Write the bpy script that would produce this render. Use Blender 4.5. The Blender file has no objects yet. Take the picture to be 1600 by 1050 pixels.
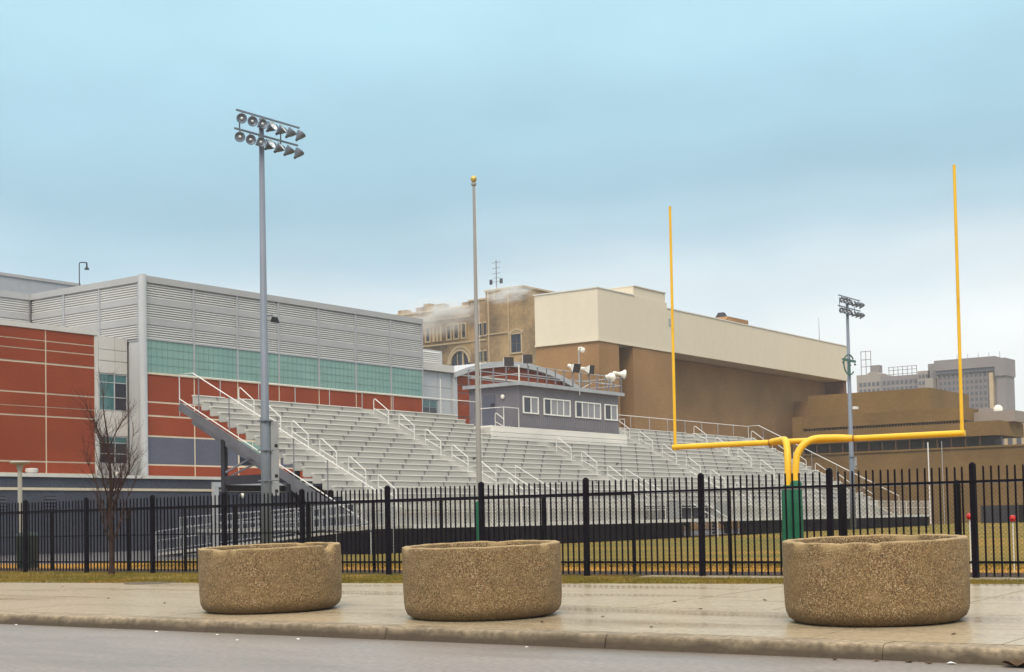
import bpy, math, random
from mathutils import Vector, Matrix
random.seed(7)
SC = bpy.context.scene
COL = SC.collection
# ---------------------------------------------------------------- camera
EYE = 1.35
F_PX, CY, PITCH, ROLL, TH = 2297.0, 724.2, .0398, -.0193, .6272
def camera():
    cd = bpy.data.cameras.new('camera'); co = bpy.data.objects.new('camera', cd); COL.objects.link(co)
    f = Vector((0, math.cos(PITCH), math.sin(PITCH))); r0 = Vector((1, 0, 0)); u0 = r0.cross(f)
    r = r0*math.cos(ROLL)+u0*math.sin(ROLL); u = -r0*math.sin(ROLL)+u0*math.cos(ROLL)
    rz = Matrix.Rotation(TH, 3, 'Z')
    f, r, u = rz @ f, rz @ r, rz @ u
    m = Matrix((r, u, -f)).transposed().to_4x4(); m.translation = Vector((0, 0, EYE))
    co.matrix_world = m
    cd.sensor_width = 36; cd.sensor_fit = 'HORIZONTAL'; cd.lens = 36*F_PX/1600
    cd.shift_y = (CY-525)/1600
    cd.clip_start = .1; cd.clip_end = 8000
    SC.camera = co
camera()
# ---------------------------------------------------------------- sky and sun
SUN_EL, SUN_AZ = math.radians(48), math.radians(150)      # azimuth measured from +y towards +x
def world():
    w = bpy.data.worlds.new('World'); SC.world = w; w.use_nodes = True
    nt = w.node_tree; N = nt.nodes; L = nt.links; N.clear()
    out = N.new('ShaderNodeOutputWorld'); bg = N.new('ShaderNodeBackground')
    bg.inputs['Strength'].default_value = .1
    sky = N.new('ShaderNodeTexSky'); sky.sky_type = 'NISHITA'; sky.sun_disc = False
    sky.sun_elevation = SUN_EL; sky.sun_rotation = SUN_AZ; sky.air_density = 1.2; sky.dust_density = 3
    tc = N.new('ShaderNodeTexCoord')
    sep = N.new('ShaderNodeSeparateXYZ'); L.new(tc.outputs['Generated'], sep.inputs[0])
    # broad cloud wobble, stretched sideways
    mp = N.new('ShaderNodeMapping'); mp.inputs['Scale'].default_value = (2.2, 2.2, 5.0)
    L.new(tc.outputs['Generated'], mp.inputs[0])
    n1 = N.new('ShaderNodeTexNoise'); n1.inputs['Scale'].default_value = 1.35; n1.inputs['Detail'].default_value = 4
    n1.inputs['Roughness'].default_value = .45; n1.inputs['Distortion'].default_value = .4
    L.new(mp.outputs[0], n1.inputs['Vector'])
    sub = N.new('ShaderNodeMath'); sub.operation = 'MULTIPLY_ADD'
    L.new(n1.outputs['Fac'], sub.inputs[0]); sub.inputs[1].default_value = .10; sub.inputs[2].default_value = -.05
    add = N.new('ShaderNodeMath'); add.operation = 'ADD'
    L.new(sep.outputs['Z'], add.inputs[0]); L.new(sub.outputs[0], add.inputs[1])
    # the white layer near the horizon climbs a little higher towards the right of the view
    dt = N.new('ShaderNodeVectorMath'); dt.operation = 'DOT_PRODUCT'; L.new(tc.outputs['Generated'], dt.inputs[0]); dt.inputs[1].default_value = (.81, .587, 0)
    tl = N.new('ShaderNodeMath'); tl.operation = 'MULTIPLY_ADD'; L.new(dt.outputs['Value'], tl.inputs[0]); tl.inputs[1].default_value = -.045; L.new(add.outputs[0], tl.inputs[2]); add = tl
    rp = N.new('ShaderNodeValToRGB'); cr = rp.color_ramp; cr.interpolation = 'EASE'
    stops = [(0.0, (.70, .72, .72)), (.11, (.72, .75, .755)), (.15, (.55, .635, .675)), (.19, (.37, .515, .60)),
             (.22, (.305, .47, .56)), (.26, (.325, .52, .62)), (.33, (.38, .60, .695)), (.55, (.86, .96, .98)), (1.0, (1.85, 1.74, 1.58))]
    while len(cr.elements) < len(stops): cr.elements.new(.5)
    for e, (p, c) in zip(cr.elements, stops): e.position = p; e.color = (*c, 1)
    L.new(add.outputs[0], rp.inputs[0])
    # soft cloud mottling
    mp2 = N.new('ShaderNodeMapping'); mp2.inputs['Scale'].default_value = (3, 3, 6); mp2.inputs['Location'].default_value = (3.1, 1.7, .4)
    L.new(tc.outputs['Generated'], mp2.inputs[0])
    n2 = N.new('ShaderNodeTexNoise'); n2.inputs['Scale'].default_value = 2.2; n2.inputs['Detail'].default_value = 6; n2.inputs['Roughness'].default_value = .5
    L.new(mp2.outputs[0], n2.inputs['Vector'])
    mr = N.new('ShaderNodeMapRange'); L.new(n2.outputs['Fac'], mr.inputs[0])
    mr.inputs[1].default_value = .3; mr.inputs[2].default_value = .7; mr.inputs[3].default_value = .955; mr.inputs[4].default_value = 1.045
    sc = N.new('ShaderNodeVectorMath'); sc.operation = 'SCALE'; L.new(rp.outputs[0], sc.inputs[0]); L.new(mr.outputs[0], sc.inputs['Scale'])
    sc2 = N.new('ShaderNodeVectorMath'); sc2.operation = 'SCALE'; L.new(sc.outputs[0], sc2.inputs[0]); sc2.inputs['Scale'].default_value = 10.0
    mix = N.new('ShaderNodeMixRGB'); mix.inputs[0].default_value = .05
    L.new(sc2.outputs[0], mix.inputs[1]); L.new(sky.outputs[0], mix.inputs[2])
    L.new(mix.outputs[0], bg.inputs['Color']); L.new(bg.outputs[0], out.inputs['Surface'])
    sd = bpy.data.lights.new('sun', 'SUN'); sd.energy = 1.5; sd.angle = math.radians(25); sd.color = (1.0, .85, .68)
    so = bpy.data.objects.new('sun', sd); COL.objects.link(so)
    d = Vector((math.sin(SUN_AZ)*math.cos(SUN_EL), math.cos(SUN_AZ)*math.cos(SUN_EL), math.sin(SUN_EL)))
    so.rotation_euler = d.to_track_quat('Z', 'Y').to_euler(); so.location = (0, 0, 60)
world()
SC.view_settings.view_transform = 'Standard'; SC.view_settings.look = 'None'
SC.view_settings.exposure = 0.42; SC.view_settings.gamma = 1; SC.view_settings.use_curve_mapping = False
SC.cycles.max_bounces = 8; SC.cycles.volume_bounces = 1; SC.cycles.transparent_max_bounces = 16
HAZE = .00036

# ---------------------------------------------------------------- materials
def mat(name, rgb, rough=.65, var=.12, scale=3.0, dirt=None, dirt_scale=.6, dirt_lo=.5, dirt_hi=.75, dirt_amt=.6,
        bump=0.0, bump_scale=60.0, metal=0.0, spec=.22, stretch=(1, 1, 1), rough_var=0.0, fine=0.0, fine_scale=80., detail=5):
    m = bpy.data.materials.new(name); m.use_nodes = True
    nt = m.node_tree; N = nt.nodes; L = nt.links; b = N['Principled BSDF']
    b.inputs['Roughness'].default_value = rough; b.inputs['Metallic'].default_value = metal
    b.inputs['Specular IOR Level'].default_value = spec
    tc = N.new('ShaderNodeTexCoord'); mp = N.new('ShaderNodeMapping'); mp.inputs['Scale'].default_value = stretch
    L.new(tc.outputs['Object'], mp.inputs[0])
    n = N.new('ShaderNodeTexNoise'); n.inputs['Scale'].default_value = scale; n.inputs['Detail'].default_value = detail
    L.new(mp.outputs[0], n.inputs['Vector'])
    mr = N.new('ShaderNodeMapRange'); L.new(n.outputs['Fac'], mr.inputs[0])
    mr.inputs[1].default_value = .25; mr.inputs[2].default_value = .75
    mr.inputs[3].default_value = 1-var; mr.inputs[4].default_value = 1+var
    fac = mr.outputs[0]
    if fine:
        nf = N.new('ShaderNodeTexNoise'); nf.inputs['Scale'].default_value = fine_scale; nf.inputs['Detail'].default_value = 2
        L.new(tc.outputs['Object'], nf.inputs['Vector'])
        m2 = N.new('ShaderNodeMapRange'); L.new(nf.outputs['Fac'], m2.inputs[0])
        m2.inputs[1].default_value = .3; m2.inputs[2].default_value = .7; m2.inputs[3].default_value = 1-fine; m2.inputs[4].default_value = 1+fine
        mu = N.new('ShaderNodeMath'); mu.operation = 'MULTIPLY'; L.new(fac, mu.inputs[0]); L.new(m2.outputs[0], mu.inputs[1]); fac = mu.outputs[0]
    v = N.new('ShaderNodeVectorMath'); v.operation = 'SCALE'; v.inputs[0].default_value = rgb; L.new(fac, v.inputs['Scale'])
    colr = v.outputs[0]
    if dirt is not None:
        nd = N.new('ShaderNodeTexNoise'); nd.inputs['Scale'].default_value = dirt_scale; nd.inputs['Detail'].default_value = 6
        nd.inputs['Roughness'].default_value = .6
        L.new(mp.outputs[0], nd.inputs['Vector'])
        md = N.new('ShaderNodeMapRange'); L.new(nd.outputs['Fac'], md.inputs[0])
        md.inputs[1].default_value = dirt_lo; md.inputs[2].default_value = dirt_hi; md.inputs[4].default_value = dirt_amt
        mx = N.new('ShaderNodeMixRGB'); L.new(md.outputs[0], mx.inputs[0]); L.new(colr, mx.inputs[1]); mx.inputs[2].default_value = (*dirt, 1)
        colr = mx.outputs[0]
        if rough_var:
            mm = N.new('ShaderNodeMapRange'); L.new(md.outputs[0], mm.inputs[0]); mm.inputs[2].default_value = max(.01, dirt_amt)
            mm.inputs[3].default_value = rough; mm.inputs[4].default_value = rough-rough_var
            L.new(mm.outputs[0], b.inputs['Roughness'])
    L.new(colr, b.inputs['Base Color'])
    if bump:
        nb = N.new('ShaderNodeTexNoise'); nb.inputs['Scale'].default_value = bump_scale; nb.inputs['Detail'].default_value = 3
        L.new(tc.outputs['Object'], nb.inputs['Vector'])
        bp = N.new('ShaderNodeBump'); bp.inputs['Strength'].default_value = bump; bp.inputs['Distance'].default_value = .01
        L.new(nb.outputs['Fac'], bp.inputs['Height']); L.new(bp.outputs[0], b.inputs['Normal'])
    return m

def mat_aggregate(name):
    m = bpy.data.materials.new(name); m.use_nodes = True
    nt = m.node_tree; N = nt.nodes; L = nt.links; b = N['Principled BSDF']
    b.inputs['Roughness'].default_value = .7; b.inputs['Specular IOR Level'].default_value = .35
    tc = N.new('ShaderNodeTexCoord')
    vo = N.new('ShaderNodeTexVoronoi'); vo.inputs['Scale'].default_value = 120; L.new(tc.outputs['Object'], vo.inputs['Vector'])
    sp = N.new('ShaderNodeSeparateColor'); L.new(vo.outputs['Color'], sp.inputs[0])
    rp = N.new('ShaderNodeValToRGB'); cr = rp.color_ramp; cr.interpolation = 'CONSTANT'
    st = [(0, (0.038, 0.022, 0.010)), (.14, (0.227, 0.134, 0.052)), (.30, (0.292, 0.198, 0.091)), (.44, (0.119, 0.059, 0.026)), (.58, (0.216, 0.095, 0.040)),
          (.68, (0.314, 0.223, 0.109)), (.80, (0.098, 0.069, 0.031)), (.92, (0.519, 0.396, 0.243))]
    while len(cr.elements) < len(st): cr.elements.new(.5)
    for e, (p, c) in zip(cr.elements, st): e.position = p; e.color = (*c, 1)
    L.new(sp.outputs[0], rp.inputs[0])
    n = N.new('ShaderNodeTexNoise'); n.inputs['Scale'].default_value = 2.2; n.inputs['Detail'].default_value = 6; L.new(tc.outputs['Object'], n.inputs['Vector'])
    mr = N.new('ShaderNodeMapRange'); L.new(n.outputs['Fac'], mr.inputs[0]); mr.inputs[1].default_value = .38; mr.inputs[2].default_value = .68; mr.inputs[4].default_value = .45
    mx = N.new('ShaderNodeMixRGB'); L.new(mr.outputs[0], mx.inputs[0]); L.new(rp.outputs[0], mx.inputs[1]); mx.inputs[2].default_value = (0.178, 0.117, 0.045, 1)
    # worn, cement-coloured smears
    n3 = N.new('ShaderNodeTexNoise'); n3.inputs['Scale'].default_value = 1.3; n3.inputs['Detail'].default_value = 5; n3.inputs['Roughness'].default_value = .65
    mp = N.new('ShaderNodeMapping'); mp.inputs['Scale'].default_value = (1, 1, 2.2); L.new(tc.outputs['Object'], mp.inputs[0]); L.new(mp.outputs[0], n3.inputs['Vector'])
    m3 = N.new('ShaderNodeMapRange'); L.new(n3.outputs['Fac'], m3.inputs[0]); m3.inputs[1].default_value = .60; m3.inputs[2].default_value = .74; m3.inputs[4].default_value = .55
    mx2 = N.new('ShaderNodeMixRGB'); L.new(m3.outputs[0], mx2.inputs[0]); L.new(mx.outputs[0], mx2.inputs[1]); mx2.inputs[2].default_value = (0.357, 0.238, 0.127, 1)
    m7 = N.new('ShaderNodeMapRange'); L.new(n3.outputs['Fac'], m7.inputs[0]); m7.inputs[1].default_value = .42; m7.inputs[2].default_value = .30; m7.inputs[4].default_value = .55
    mx5 = N.new('ShaderNodeMixRGB'); L.new(m7.outputs[0], mx5.inputs[0]); L.new(mx2.outputs[0], mx5.inputs[1]); mx5.inputs[2].default_value = (.075, .055, .028, 1); mx2 = mx5
    # grime round the foot of the tub, with its contact shade painted in
    se = N.new('ShaderNodeSeparateXYZ'); L.new(tc.outputs['Object'], se.inputs[0])
    na = N.new('ShaderNodeTexNoise'); na.inputs['Scale'].default_value = 5; L.new(tc.outputs['Object'], na.inputs['Vector'])
    ma = N.new('ShaderNodeMath'); ma.operation = 'MULTIPLY_ADD'; L.new(na.outputs['Fac'], ma.inputs[0]); ma.inputs[1].default_value = -.16; L.new(se.outputs['Z'], ma.inputs[2])
    m4 = N.new('ShaderNodeMapRange'); L.new(ma.outputs[0], m4.inputs[0]); m4.inputs[1].default_value = 0; m4.inputs[2].default_value = .1; m4.inputs[3].default_value = .6; m4.inputs[4].default_value = 0
    mx3 = N.new('ShaderNodeMixRGB'); L.new(m4.outputs[0], mx3.inputs[0]); L.new(mx2.outputs[0], mx3.inputs[1]); mx3.inputs[2].default_value = (0.059, 0.036, 0.015, 1)
    # bare worn cement along rim and in chips, whose lit edges are painted in
    m5 = N.new('ShaderNodeMath'); m5.operation = 'MULTIPLY_ADD'; L.new(na.outputs['Fac'], m5.inputs[0]); m5.inputs[1].default_value = .03; L.new(se.outputs['Z'], m5.inputs[2])
    m6 = N.new('ShaderNodeMapRange'); L.new(m5.outputs[0], m6.inputs[0]); m6.inputs[1].default_value = .898; m6.inputs[2].default_value = .914; m6.inputs[4].default_value = .6
    at = N.new('ShaderNodeAttribute'); at.attribute_name = 'chip'
    mxx = N.new('ShaderNodeMath'); mxx.operation = 'MAXIMUM'; L.new(m6.outputs[0], mxx.inputs[0]); L.new(at.outputs['Fac'], mxx.inputs[1])
    mx4 = N.new('ShaderNodeMixRGB'); L.new(mxx.outputs[0], mx4.inputs[0]); L.new(mx3.outputs[0], mx4.inputs[1]); mx4.inputs[2].default_value = (0.432, 0.307, 0.148, 1)
    L.new(mx4.outputs[0], b.inputs['Base Color'])
    bp = N.new('ShaderNodeBump'); bp.inputs['Strength'].default_value = .35; bp.inputs['Distance'].default_value = .012; bp.invert = True
    L.new(vo.outputs['Distance'], bp.inputs['Height']); L.new(bp.outputs[0], b.inputs['Normal'])
    return m

def mat_ribs(name, rgb, per_m=6.0, axis='Y', rough=.55, bump=.5):
    m = mat(name, rgb, rough, .08, 1.0)
    nt = m.node_tree; N = nt.nodes; L = nt.links; b = N['Principled BSDF']
    tc = N.new('ShaderNodeTexCoord'); w = N.new('ShaderNodeTexWave'); w.bands_direction = axis
    w.inputs['Scale'].default_value = per_m*.314; L.new(tc.outputs['Object'], w.inputs['Vector'])
    bp = N.new('ShaderNodeBump'); bp.inputs['Strength'].default_value = bump; bp.inputs['Distance'].default_value = .03
    L.new(w.outputs['Fac'], bp.inputs['Height']); L.new(bp.outputs[0], b.inputs['Normal'])
    return m

def mat_brick(name, c1, c2, mortar, bw=.3, bh=.1, rough=.85):
    m = mat(name, c1, rough, .12, .25)
    nt = m.node_tree; N = nt.nodes; L = nt.links; b = N['Principled BSDF']
    tc = N.new('ShaderNodeTexCoord')
    sp = N.new('ShaderNodeSeparateXYZ'); L.new(tc.outputs['Object'], sp.inputs[0])
    ad = N.new('ShaderNodeMath'); L.new(sp.outputs['X'], ad.inputs[0]); L.new(sp.outputs['Y'], ad.inputs[1])
    cb = N.new('ShaderNodeCombineXYZ'); L.new(ad.outputs[0], cb.inputs['X']); L.new(sp.outputs['Z'], cb.inputs['Y'])
    br = N.new('ShaderNodeTexBrick'); br.inputs['Scale'].default_value = 1; br.inputs['Brick Width'].default_value = bw; br.inputs['Row Height'].default_value = bh
    br.inputs['Mortar Size'].default_value = .012
    br.inputs['Color1'].default_value = (*c1, 1); br.inputs['Color2'].default_value = (*c2, 1); br.inputs['Mortar'].default_value = (*mortar, 1)
    L.new(cb.outputs[0], br.inputs['Vector'])
    n = N.new('ShaderNodeTexNoise'); n.inputs['Scale'].default_value = .22; n.inputs['Detail'].default_value = 6; L.new(tc.outputs['Object'], n.inputs['Vector'])
    mr = N.new('ShaderNodeMapRange'); L.new(n.outputs['Fac'], mr.inputs[0]); mr.inputs[1].default_value = .3; mr.inputs[2].default_value = .7; mr.inputs[3].default_value = .8; mr.inputs[4].default_value = 1.2
    v = N.new('ShaderNodeVectorMath'); v.operation = 'SCALE'; L.new(br.outputs['Color'], v.inputs[0]); L.new(mr.outputs[0], v.inputs['Scale'])
    L.new(v.outputs[0], b.inputs['Base Color'])
    return m

M = {}
M['asphalt'] = mat('worn_wet_roadway', (.225, .195, .178), .48, .10, .6, dirt=(.15, .125, .105), dirt_scale=.4, dirt_lo=.48, dirt_hi=.72, dirt_amt=.6, bump=.3, bump_scale=160, spec=.3, stretch=(.45, 1.6, 1), rough_var=.2, fine=.2, fine_scale=15)
M['concrete'] = mat('sidewalk_concrete', (.435, .35, .235), .25, .12, .5, dirt=(.22, .165, .10), dirt_scale=.5, dirt_lo=.48, dirt_hi=.72, dirt_amt=.6, bump=.05, bump_scale=50, spec=.5, stretch=(.28, 1.7, 1), rough_var=.14, fine=.16, fine_scale=16)
M['kerb'] = mat('kerb_concrete', (.27, .21, .14), .6, .25, 1.5, dirt=(.15, .115, .075), dirt_scale=1.6, dirt_lo=.45, dirt_hi=.7, dirt_amt=.6, bump=.3, bump_scale=60, stretch=(.6, 1, 2.5), fine=.42, fine_scale=16)
M['joint'] = mat('joint_grit', (.10, .08, .055), .8, .2, 4)
M['turf'] = mat('winter_turf', (.125, .10, .012), .9, .35, 1.2, dirt=(.26, .16, .05), dirt_scale=.35, dirt_lo=.42, dirt_hi=.65, dirt_amt=.8, bump=.6, bump_scale=40, stretch=(.7, 1.3, 1), fine=.35, fine_scale=14)
M['field'] = mat('field_turf', (.125, .10, .008), .9, .3, .5, dirt=(.26, .14, .014), dirt_scale=.16, dirt_lo=.45, dirt_hi=.62, dirt_amt=.85, bump=.6, bump_scale=25, stretch=(.5, 1.4, 1), fine=.3, fine_scale=6)
M['dry_turf'] = mat('dry_yellow_turf', (.38, .18, .014), .9, .25, 1.5, dirt=(.17, .11, .012), dirt_scale=.8, dirt_lo=.5, dirt_hi=.7, dirt_amt=.7, bump=.6, bump_scale=30, fine=.3, fine_scale=10)
M['mulch'] = mat('dark_mulch', (.05, .03, .02), .95, .5, 6, bump=.8, bump_scale=40, fine=.5, fine_scale=25)
M['blade'] = mat('grass_blade', (.145, .115, .012), .7, .5, 2.5, dirt=(.27, .155, .025), dirt_scale=1.1, dirt_lo=.45, dirt_hi=.65, dirt_amt=.8)
M['ground'] = mat('far_ground', (.17, .15, .11), .9, .2, .05)
M['lot'] = mat('service_yard', (.10, .10, .11), .7, .2, .3)
M['aggregate'] = mat_aggregate('exposed_aggregate')
M['soil'] = mat('planter_soil', (.06, .04, .025), .95, .5, 6, bump=.7, bump_scale=25)
M['fence'] = mat('black_fence_paint', (.006, .004, .009), .65, .3, 6, spec=.06)
M['vinyl'] = mat('black_vinyl_wire', (.010, .009, .013), .6, .2, 5, spec=.2)
M['galv'] = mat('galvanised_steel', (.42, .43, .45), .45, .12, 3, metal=.5)
M['bark'] = mat('tree_bark', (.045, .024, .02), .9, .3, 12, bump=.4, bump_scale=40)
M['twig'] = mat('tree_twig', (.06, .024, .02), .85, .2, 10)
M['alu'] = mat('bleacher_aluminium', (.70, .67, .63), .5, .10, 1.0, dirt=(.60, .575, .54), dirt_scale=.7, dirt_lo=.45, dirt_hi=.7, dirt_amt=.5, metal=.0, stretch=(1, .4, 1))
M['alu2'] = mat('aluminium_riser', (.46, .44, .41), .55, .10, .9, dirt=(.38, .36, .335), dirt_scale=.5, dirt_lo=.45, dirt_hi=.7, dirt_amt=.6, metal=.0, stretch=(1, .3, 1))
M['bright'] = mat('bright_aluminium_pipe', (.66, .645, .62), .35, .06, 3, metal=.1)
M['step'] = mat('worn_step_plate', (.85, .83, .79), .5, .10, 3)
M['steel'] = mat('grey_steel', (.20, .195, .22), .55, .15, 1.5, metal=.1)
M['stringer'] = mat('stringer_steel', (.13, .13, .15), .6, .2, 1.2)
M['dark_steel'] = mat('dark_steel', (.035, .033, .045), .6, .2, 2)
M['skirt'] = mat('black_windscreen_cloth', (.007, .005, .009), .95, .35, 1.2, spec=.03, fine=.25, fine_scale=12)
M['bracket'] = mat('dull_bracket', (.25, .24, .25), .6, .2, 4)
M['pole'] = mat('galvanised_pole', (.17, .195, .24), .5, .14, 1.0, metal=.1, stretch=(1, 1, .3))
M['box'] = mat('enclosure_paint', (.33, .335, .36), .5, .08, 2)
M['lamp_body'] = mat('lamp_housing', (.16, .19, .24), .45, .15, 5, metal=.3)
M['lamp_white'] = mat('lamp_reflector', (.75, .80, .84), .3, .05, 5)
M['black'] = mat('matt_black', (.012, .012, .016), .6, .2, 4)
M['flagpole'] = mat('flagpole_aluminium', (.33, .315, .305), .4, .08, 1.2, metal=.15, stretch=(1, 1, .4))
M['gold'] = mat('gold_ball', (.55, .40, .12), .35, .1, 6, metal=.5)
M['yellow'] = mat('yellow_post_paint', (.80, .47, .018), .42, .08, 2.0, dirt=(.55, .25, .02), dirt_scale=2.2, dirt_lo=.58, dirt_hi=.75, dirt_amt=.6, spec=.45)
M['rust'] = mat('rusted_joint', (.35, .16, .03), .7, .35, 14)
M['pad'] = mat('green_pad_vinyl', (.006, .105, .052), .5, .18, 3, bump=.2, bump_scale=10)
M['foam'] = mat('tan_foam', (.55, .38, .16), .9, .15, 6)
M['logo'] = mat('green_logo_paint', (.045, .13, .105), .5, .1, 3)
M['red_panel'] = mat('red_wall_panel', (.275, .048, .016), .7, .14, .7, dirt=(.21, .032, .012), dirt_scale=.35, dirt_lo=.45, dirt_hi=.65, dirt_amt=.6, fine=.10, fine_scale=9)
M['trim'] = mat('pale_joint_trim', (.66, .56, .42), .6, .08, 2)
M['white_trim'] = mat('white_coping', (.66, .63, .58), .5, .06, 2)
M['louver'] = mat('silver_louver', (.60, .59, .58), .5, .06, .6, metal=.15)
M['louver_flat'] = mat('flat_silver_panel', (.40, .395, .40), .5, .06, .6, metal=.1)
M['mullion'] = mat('grey_mullion', (.36, .37, .40), .5, .08, 2)
M['teal'] = mat('teal_glass_panel', (.20, .34, .30), .3, .12, .6, dirt=(.15, .32, .30), dirt_scale=.5, dirt_lo=.45, dirt_hi=.7, dirt_amt=.6, spec=.5)
M['teal_line'] = mat('teal_glass_joint', (.17, .27, .26), .5, .1, 2)
M['grey_panel'] = mat('slate_grey_panel', (.095, .10, .14), .65, .12, .6, fine=.1, fine_scale=8)
M['white_panel'] = mat('white_metal_panel', (.58, .55, .52), .5, .05, .6)
M['pier'] = mat('light_grey_panel', (.47, .48, .50), .5, .06, .6)
M['podium'] = mat('blue_grey_masonry', (.062, .068, .095), .75, .16, .4, fine=.15, fine_scale=6)
M['glass'] = mat('window_glass', (.05, .15, .16), .08, .3, .6, spec=.6)
M['glass_dark'] = mat('dark_window_glass', (.015, .018, .035), .1, .3, .6, spec=.6)
M['tinted'] = mat('tinted_glass', (.010, .008, .012), .5, .3, .6, spec=.15)
M['roof'] = mat('grey_roof', (.16, .16, .17), .85, .15, .3)
M['arch_roof'] = mat('arched_metal_roof', (.45, .46, .47), .5, .06, .6)
M['gym_band'] = mat('cream_gym_panel', (.66, .58, .455), .7, .025, .12, dirt=(.61, .525, .41), dirt_scale=.08, dirt_lo=.45, dirt_hi=.75, dirt_amt=.3, stretch=(1, 1, .25), fine=.02, fine_scale=1.2)
M['gym_brick'] = mat_brick('gym_brick', (.31, .165, .07), (.265, .138, .057), (.30, .19, .10))
M['gym_dark'] = mat_brick('gym_brick_shaded', (.16, .075, .045), (.13, .06, .04), (.16, .09, .06))  # gym brick darkened, painting in the shade of slot and recess
M['brown_brick'] = mat_brick('brown_brick', (.205, .118, .04), (.17, .095, .032), (.19, .125, .055))
M['old_brick'] = mat('sooty_old_brick', (.42, .28, .145), .85, .2, .25, dirt=(.10, .07, .055), dirt_scale=.17, dirt_lo=.42, dirt_hi=.62, dirt_amt=.85, fine=.15, fine_scale=2.5)
M['old_stone'] = mat('old_pale_stone', (.50, .38, .24), .8, .15, .4)
M['tower'] = mat('hazed_tower_concrete', (.23, .20, .205), .8, .1, .1)  # far tower colours made paler to paint in distance haze
M['tower2'] = mat('hazed_tower_stone', (.30, .255, .23), .8, .1, .1)
M['tower_win'] = mat('far_tower_window', (.10, .105, .135), .3, .2, .2)
M['press'] = mat_ribs('press_box_siding', (.155, .145, .17), 5.0, 'Y')
M['press_pane'] = mat('curtained_pane', (.25, .25, .28), .3, .06, 1)
M['horn'] = mat('white_horn_plastic', (.78, .75, .68), .45, .05, 3)
M['speaker_face'] = mat('speaker_grille', (.05, .045, .05), .8, .2, 8)
M['can'] = mat('dark_green_can', (.02, .035, .03), .5, .2, 4)
M['post_lamp'] = mat('beige_lamp_post', (.36, .34, .30), .5, .1, 2)
M['red_ball'] = mat('red_reflector', (.55, .02, .02), .3, .05, 4)
M['white'] = mat('white_paint', (.75, .74, .72), .5, .05, 4)
M['litter'] = mat('paper_litter', (.70, .68, .66), .8, .1, 20)
M['leaf'] = mat('dead_leaf', (.07, .04, .02), .8, .4, 30)

# ---------------------------------------------------------------- mesh builder
def add_dark_foot(m, z0, z1, rgb, amt):
    """darker colour towards the bottom of a face, its edge broken by noise"""
    nt = m.node_tree; N = nt.nodes; L = nt.links; b = N['Principled BSDF']; src = b.inputs['Base Color'].links[0].from_socket
    tc = N.new('ShaderNodeTexCoord'); se = N.new('ShaderNodeSeparateXYZ'); L.new(tc.outputs['Object'], se.inputs[0])
    n = N.new('ShaderNodeTexNoise'); n.inputs['Scale'].default_value = 4; n.inputs['Detail'].default_value = 5; L.new(tc.outputs['Object'], n.inputs['Vector'])
    ma = N.new('ShaderNodeMath'); ma.operation = 'MULTIPLY_ADD'; L.new(n.outputs['Fac'], ma.inputs[0]); ma.inputs[1].default_value = -(z1-z0)*1.4; L.new(se.outputs['Z'], ma.inputs[2])
    mr = N.new('ShaderNodeMapRange'); L.new(ma.outputs[0], mr.inputs[0]); mr.inputs[1].default_value = z0; mr.inputs[2].default_value = z1; mr.inputs[3].default_value = amt; mr.inputs[4].default_value = 0
    mx = N.new('ShaderNodeMixRGB'); L.new(mr.outputs[0], mx.inputs[0]); L.new(src, mx.inputs[1]); mx.inputs[2].default_value = (*rgb, 1)
    L.new(mx.outputs[0], b.inputs['Base Color'])
def add_gutter(m):
    """silt and standing damp along the foot of the kerb"""
    nt = m.node_tree; N = nt.nodes; L = nt.links; b = N['Principled BSDF']; src = b.inputs['Base Color'].links[0].from_socket
    tc = N.new('ShaderNodeTexCoord'); se = N.new('ShaderNodeSeparateXYZ'); L.new(tc.outputs['Object'], se.inputs[0])
    n = N.new('ShaderNodeTexNoise'); n.inputs['Scale'].default_value = .7; n.inputs['Detail'].default_value = 6; L.new(tc.outputs['Object'], n.inputs['Vector'])
    ma = N.new('ShaderNodeMath'); ma.operation = 'MULTIPLY_ADD'; L.new(n.outputs['Fac'], ma.inputs[0]); ma.inputs[1].default_value = 1.6; L.new(se.outputs['Y'], ma.inputs[2])
    mr = N.new('ShaderNodeMapRange'); L.new(ma.outputs[0], mr.inputs[0]); mr.inputs[1].default_value = 13.1; mr.inputs[2].default_value = 14.3; mr.inputs[4].default_value = .8
    mx = N.new('ShaderNodeMixRGB'); L.new(mr.outputs[0], mx.inputs[0]); L.new(src, mx.inputs[1]); mx.inputs[2].default_value = (.10, .08, .06, 1)
    L.new(mx.outputs[0], b.inputs['Base Color'])
add_gutter(M['asphalt'])
add_dark_foot(M['kerb'], -.025, .08, (.06, .043, .028), .9)  # colours the kerb face darker than its top

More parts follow.
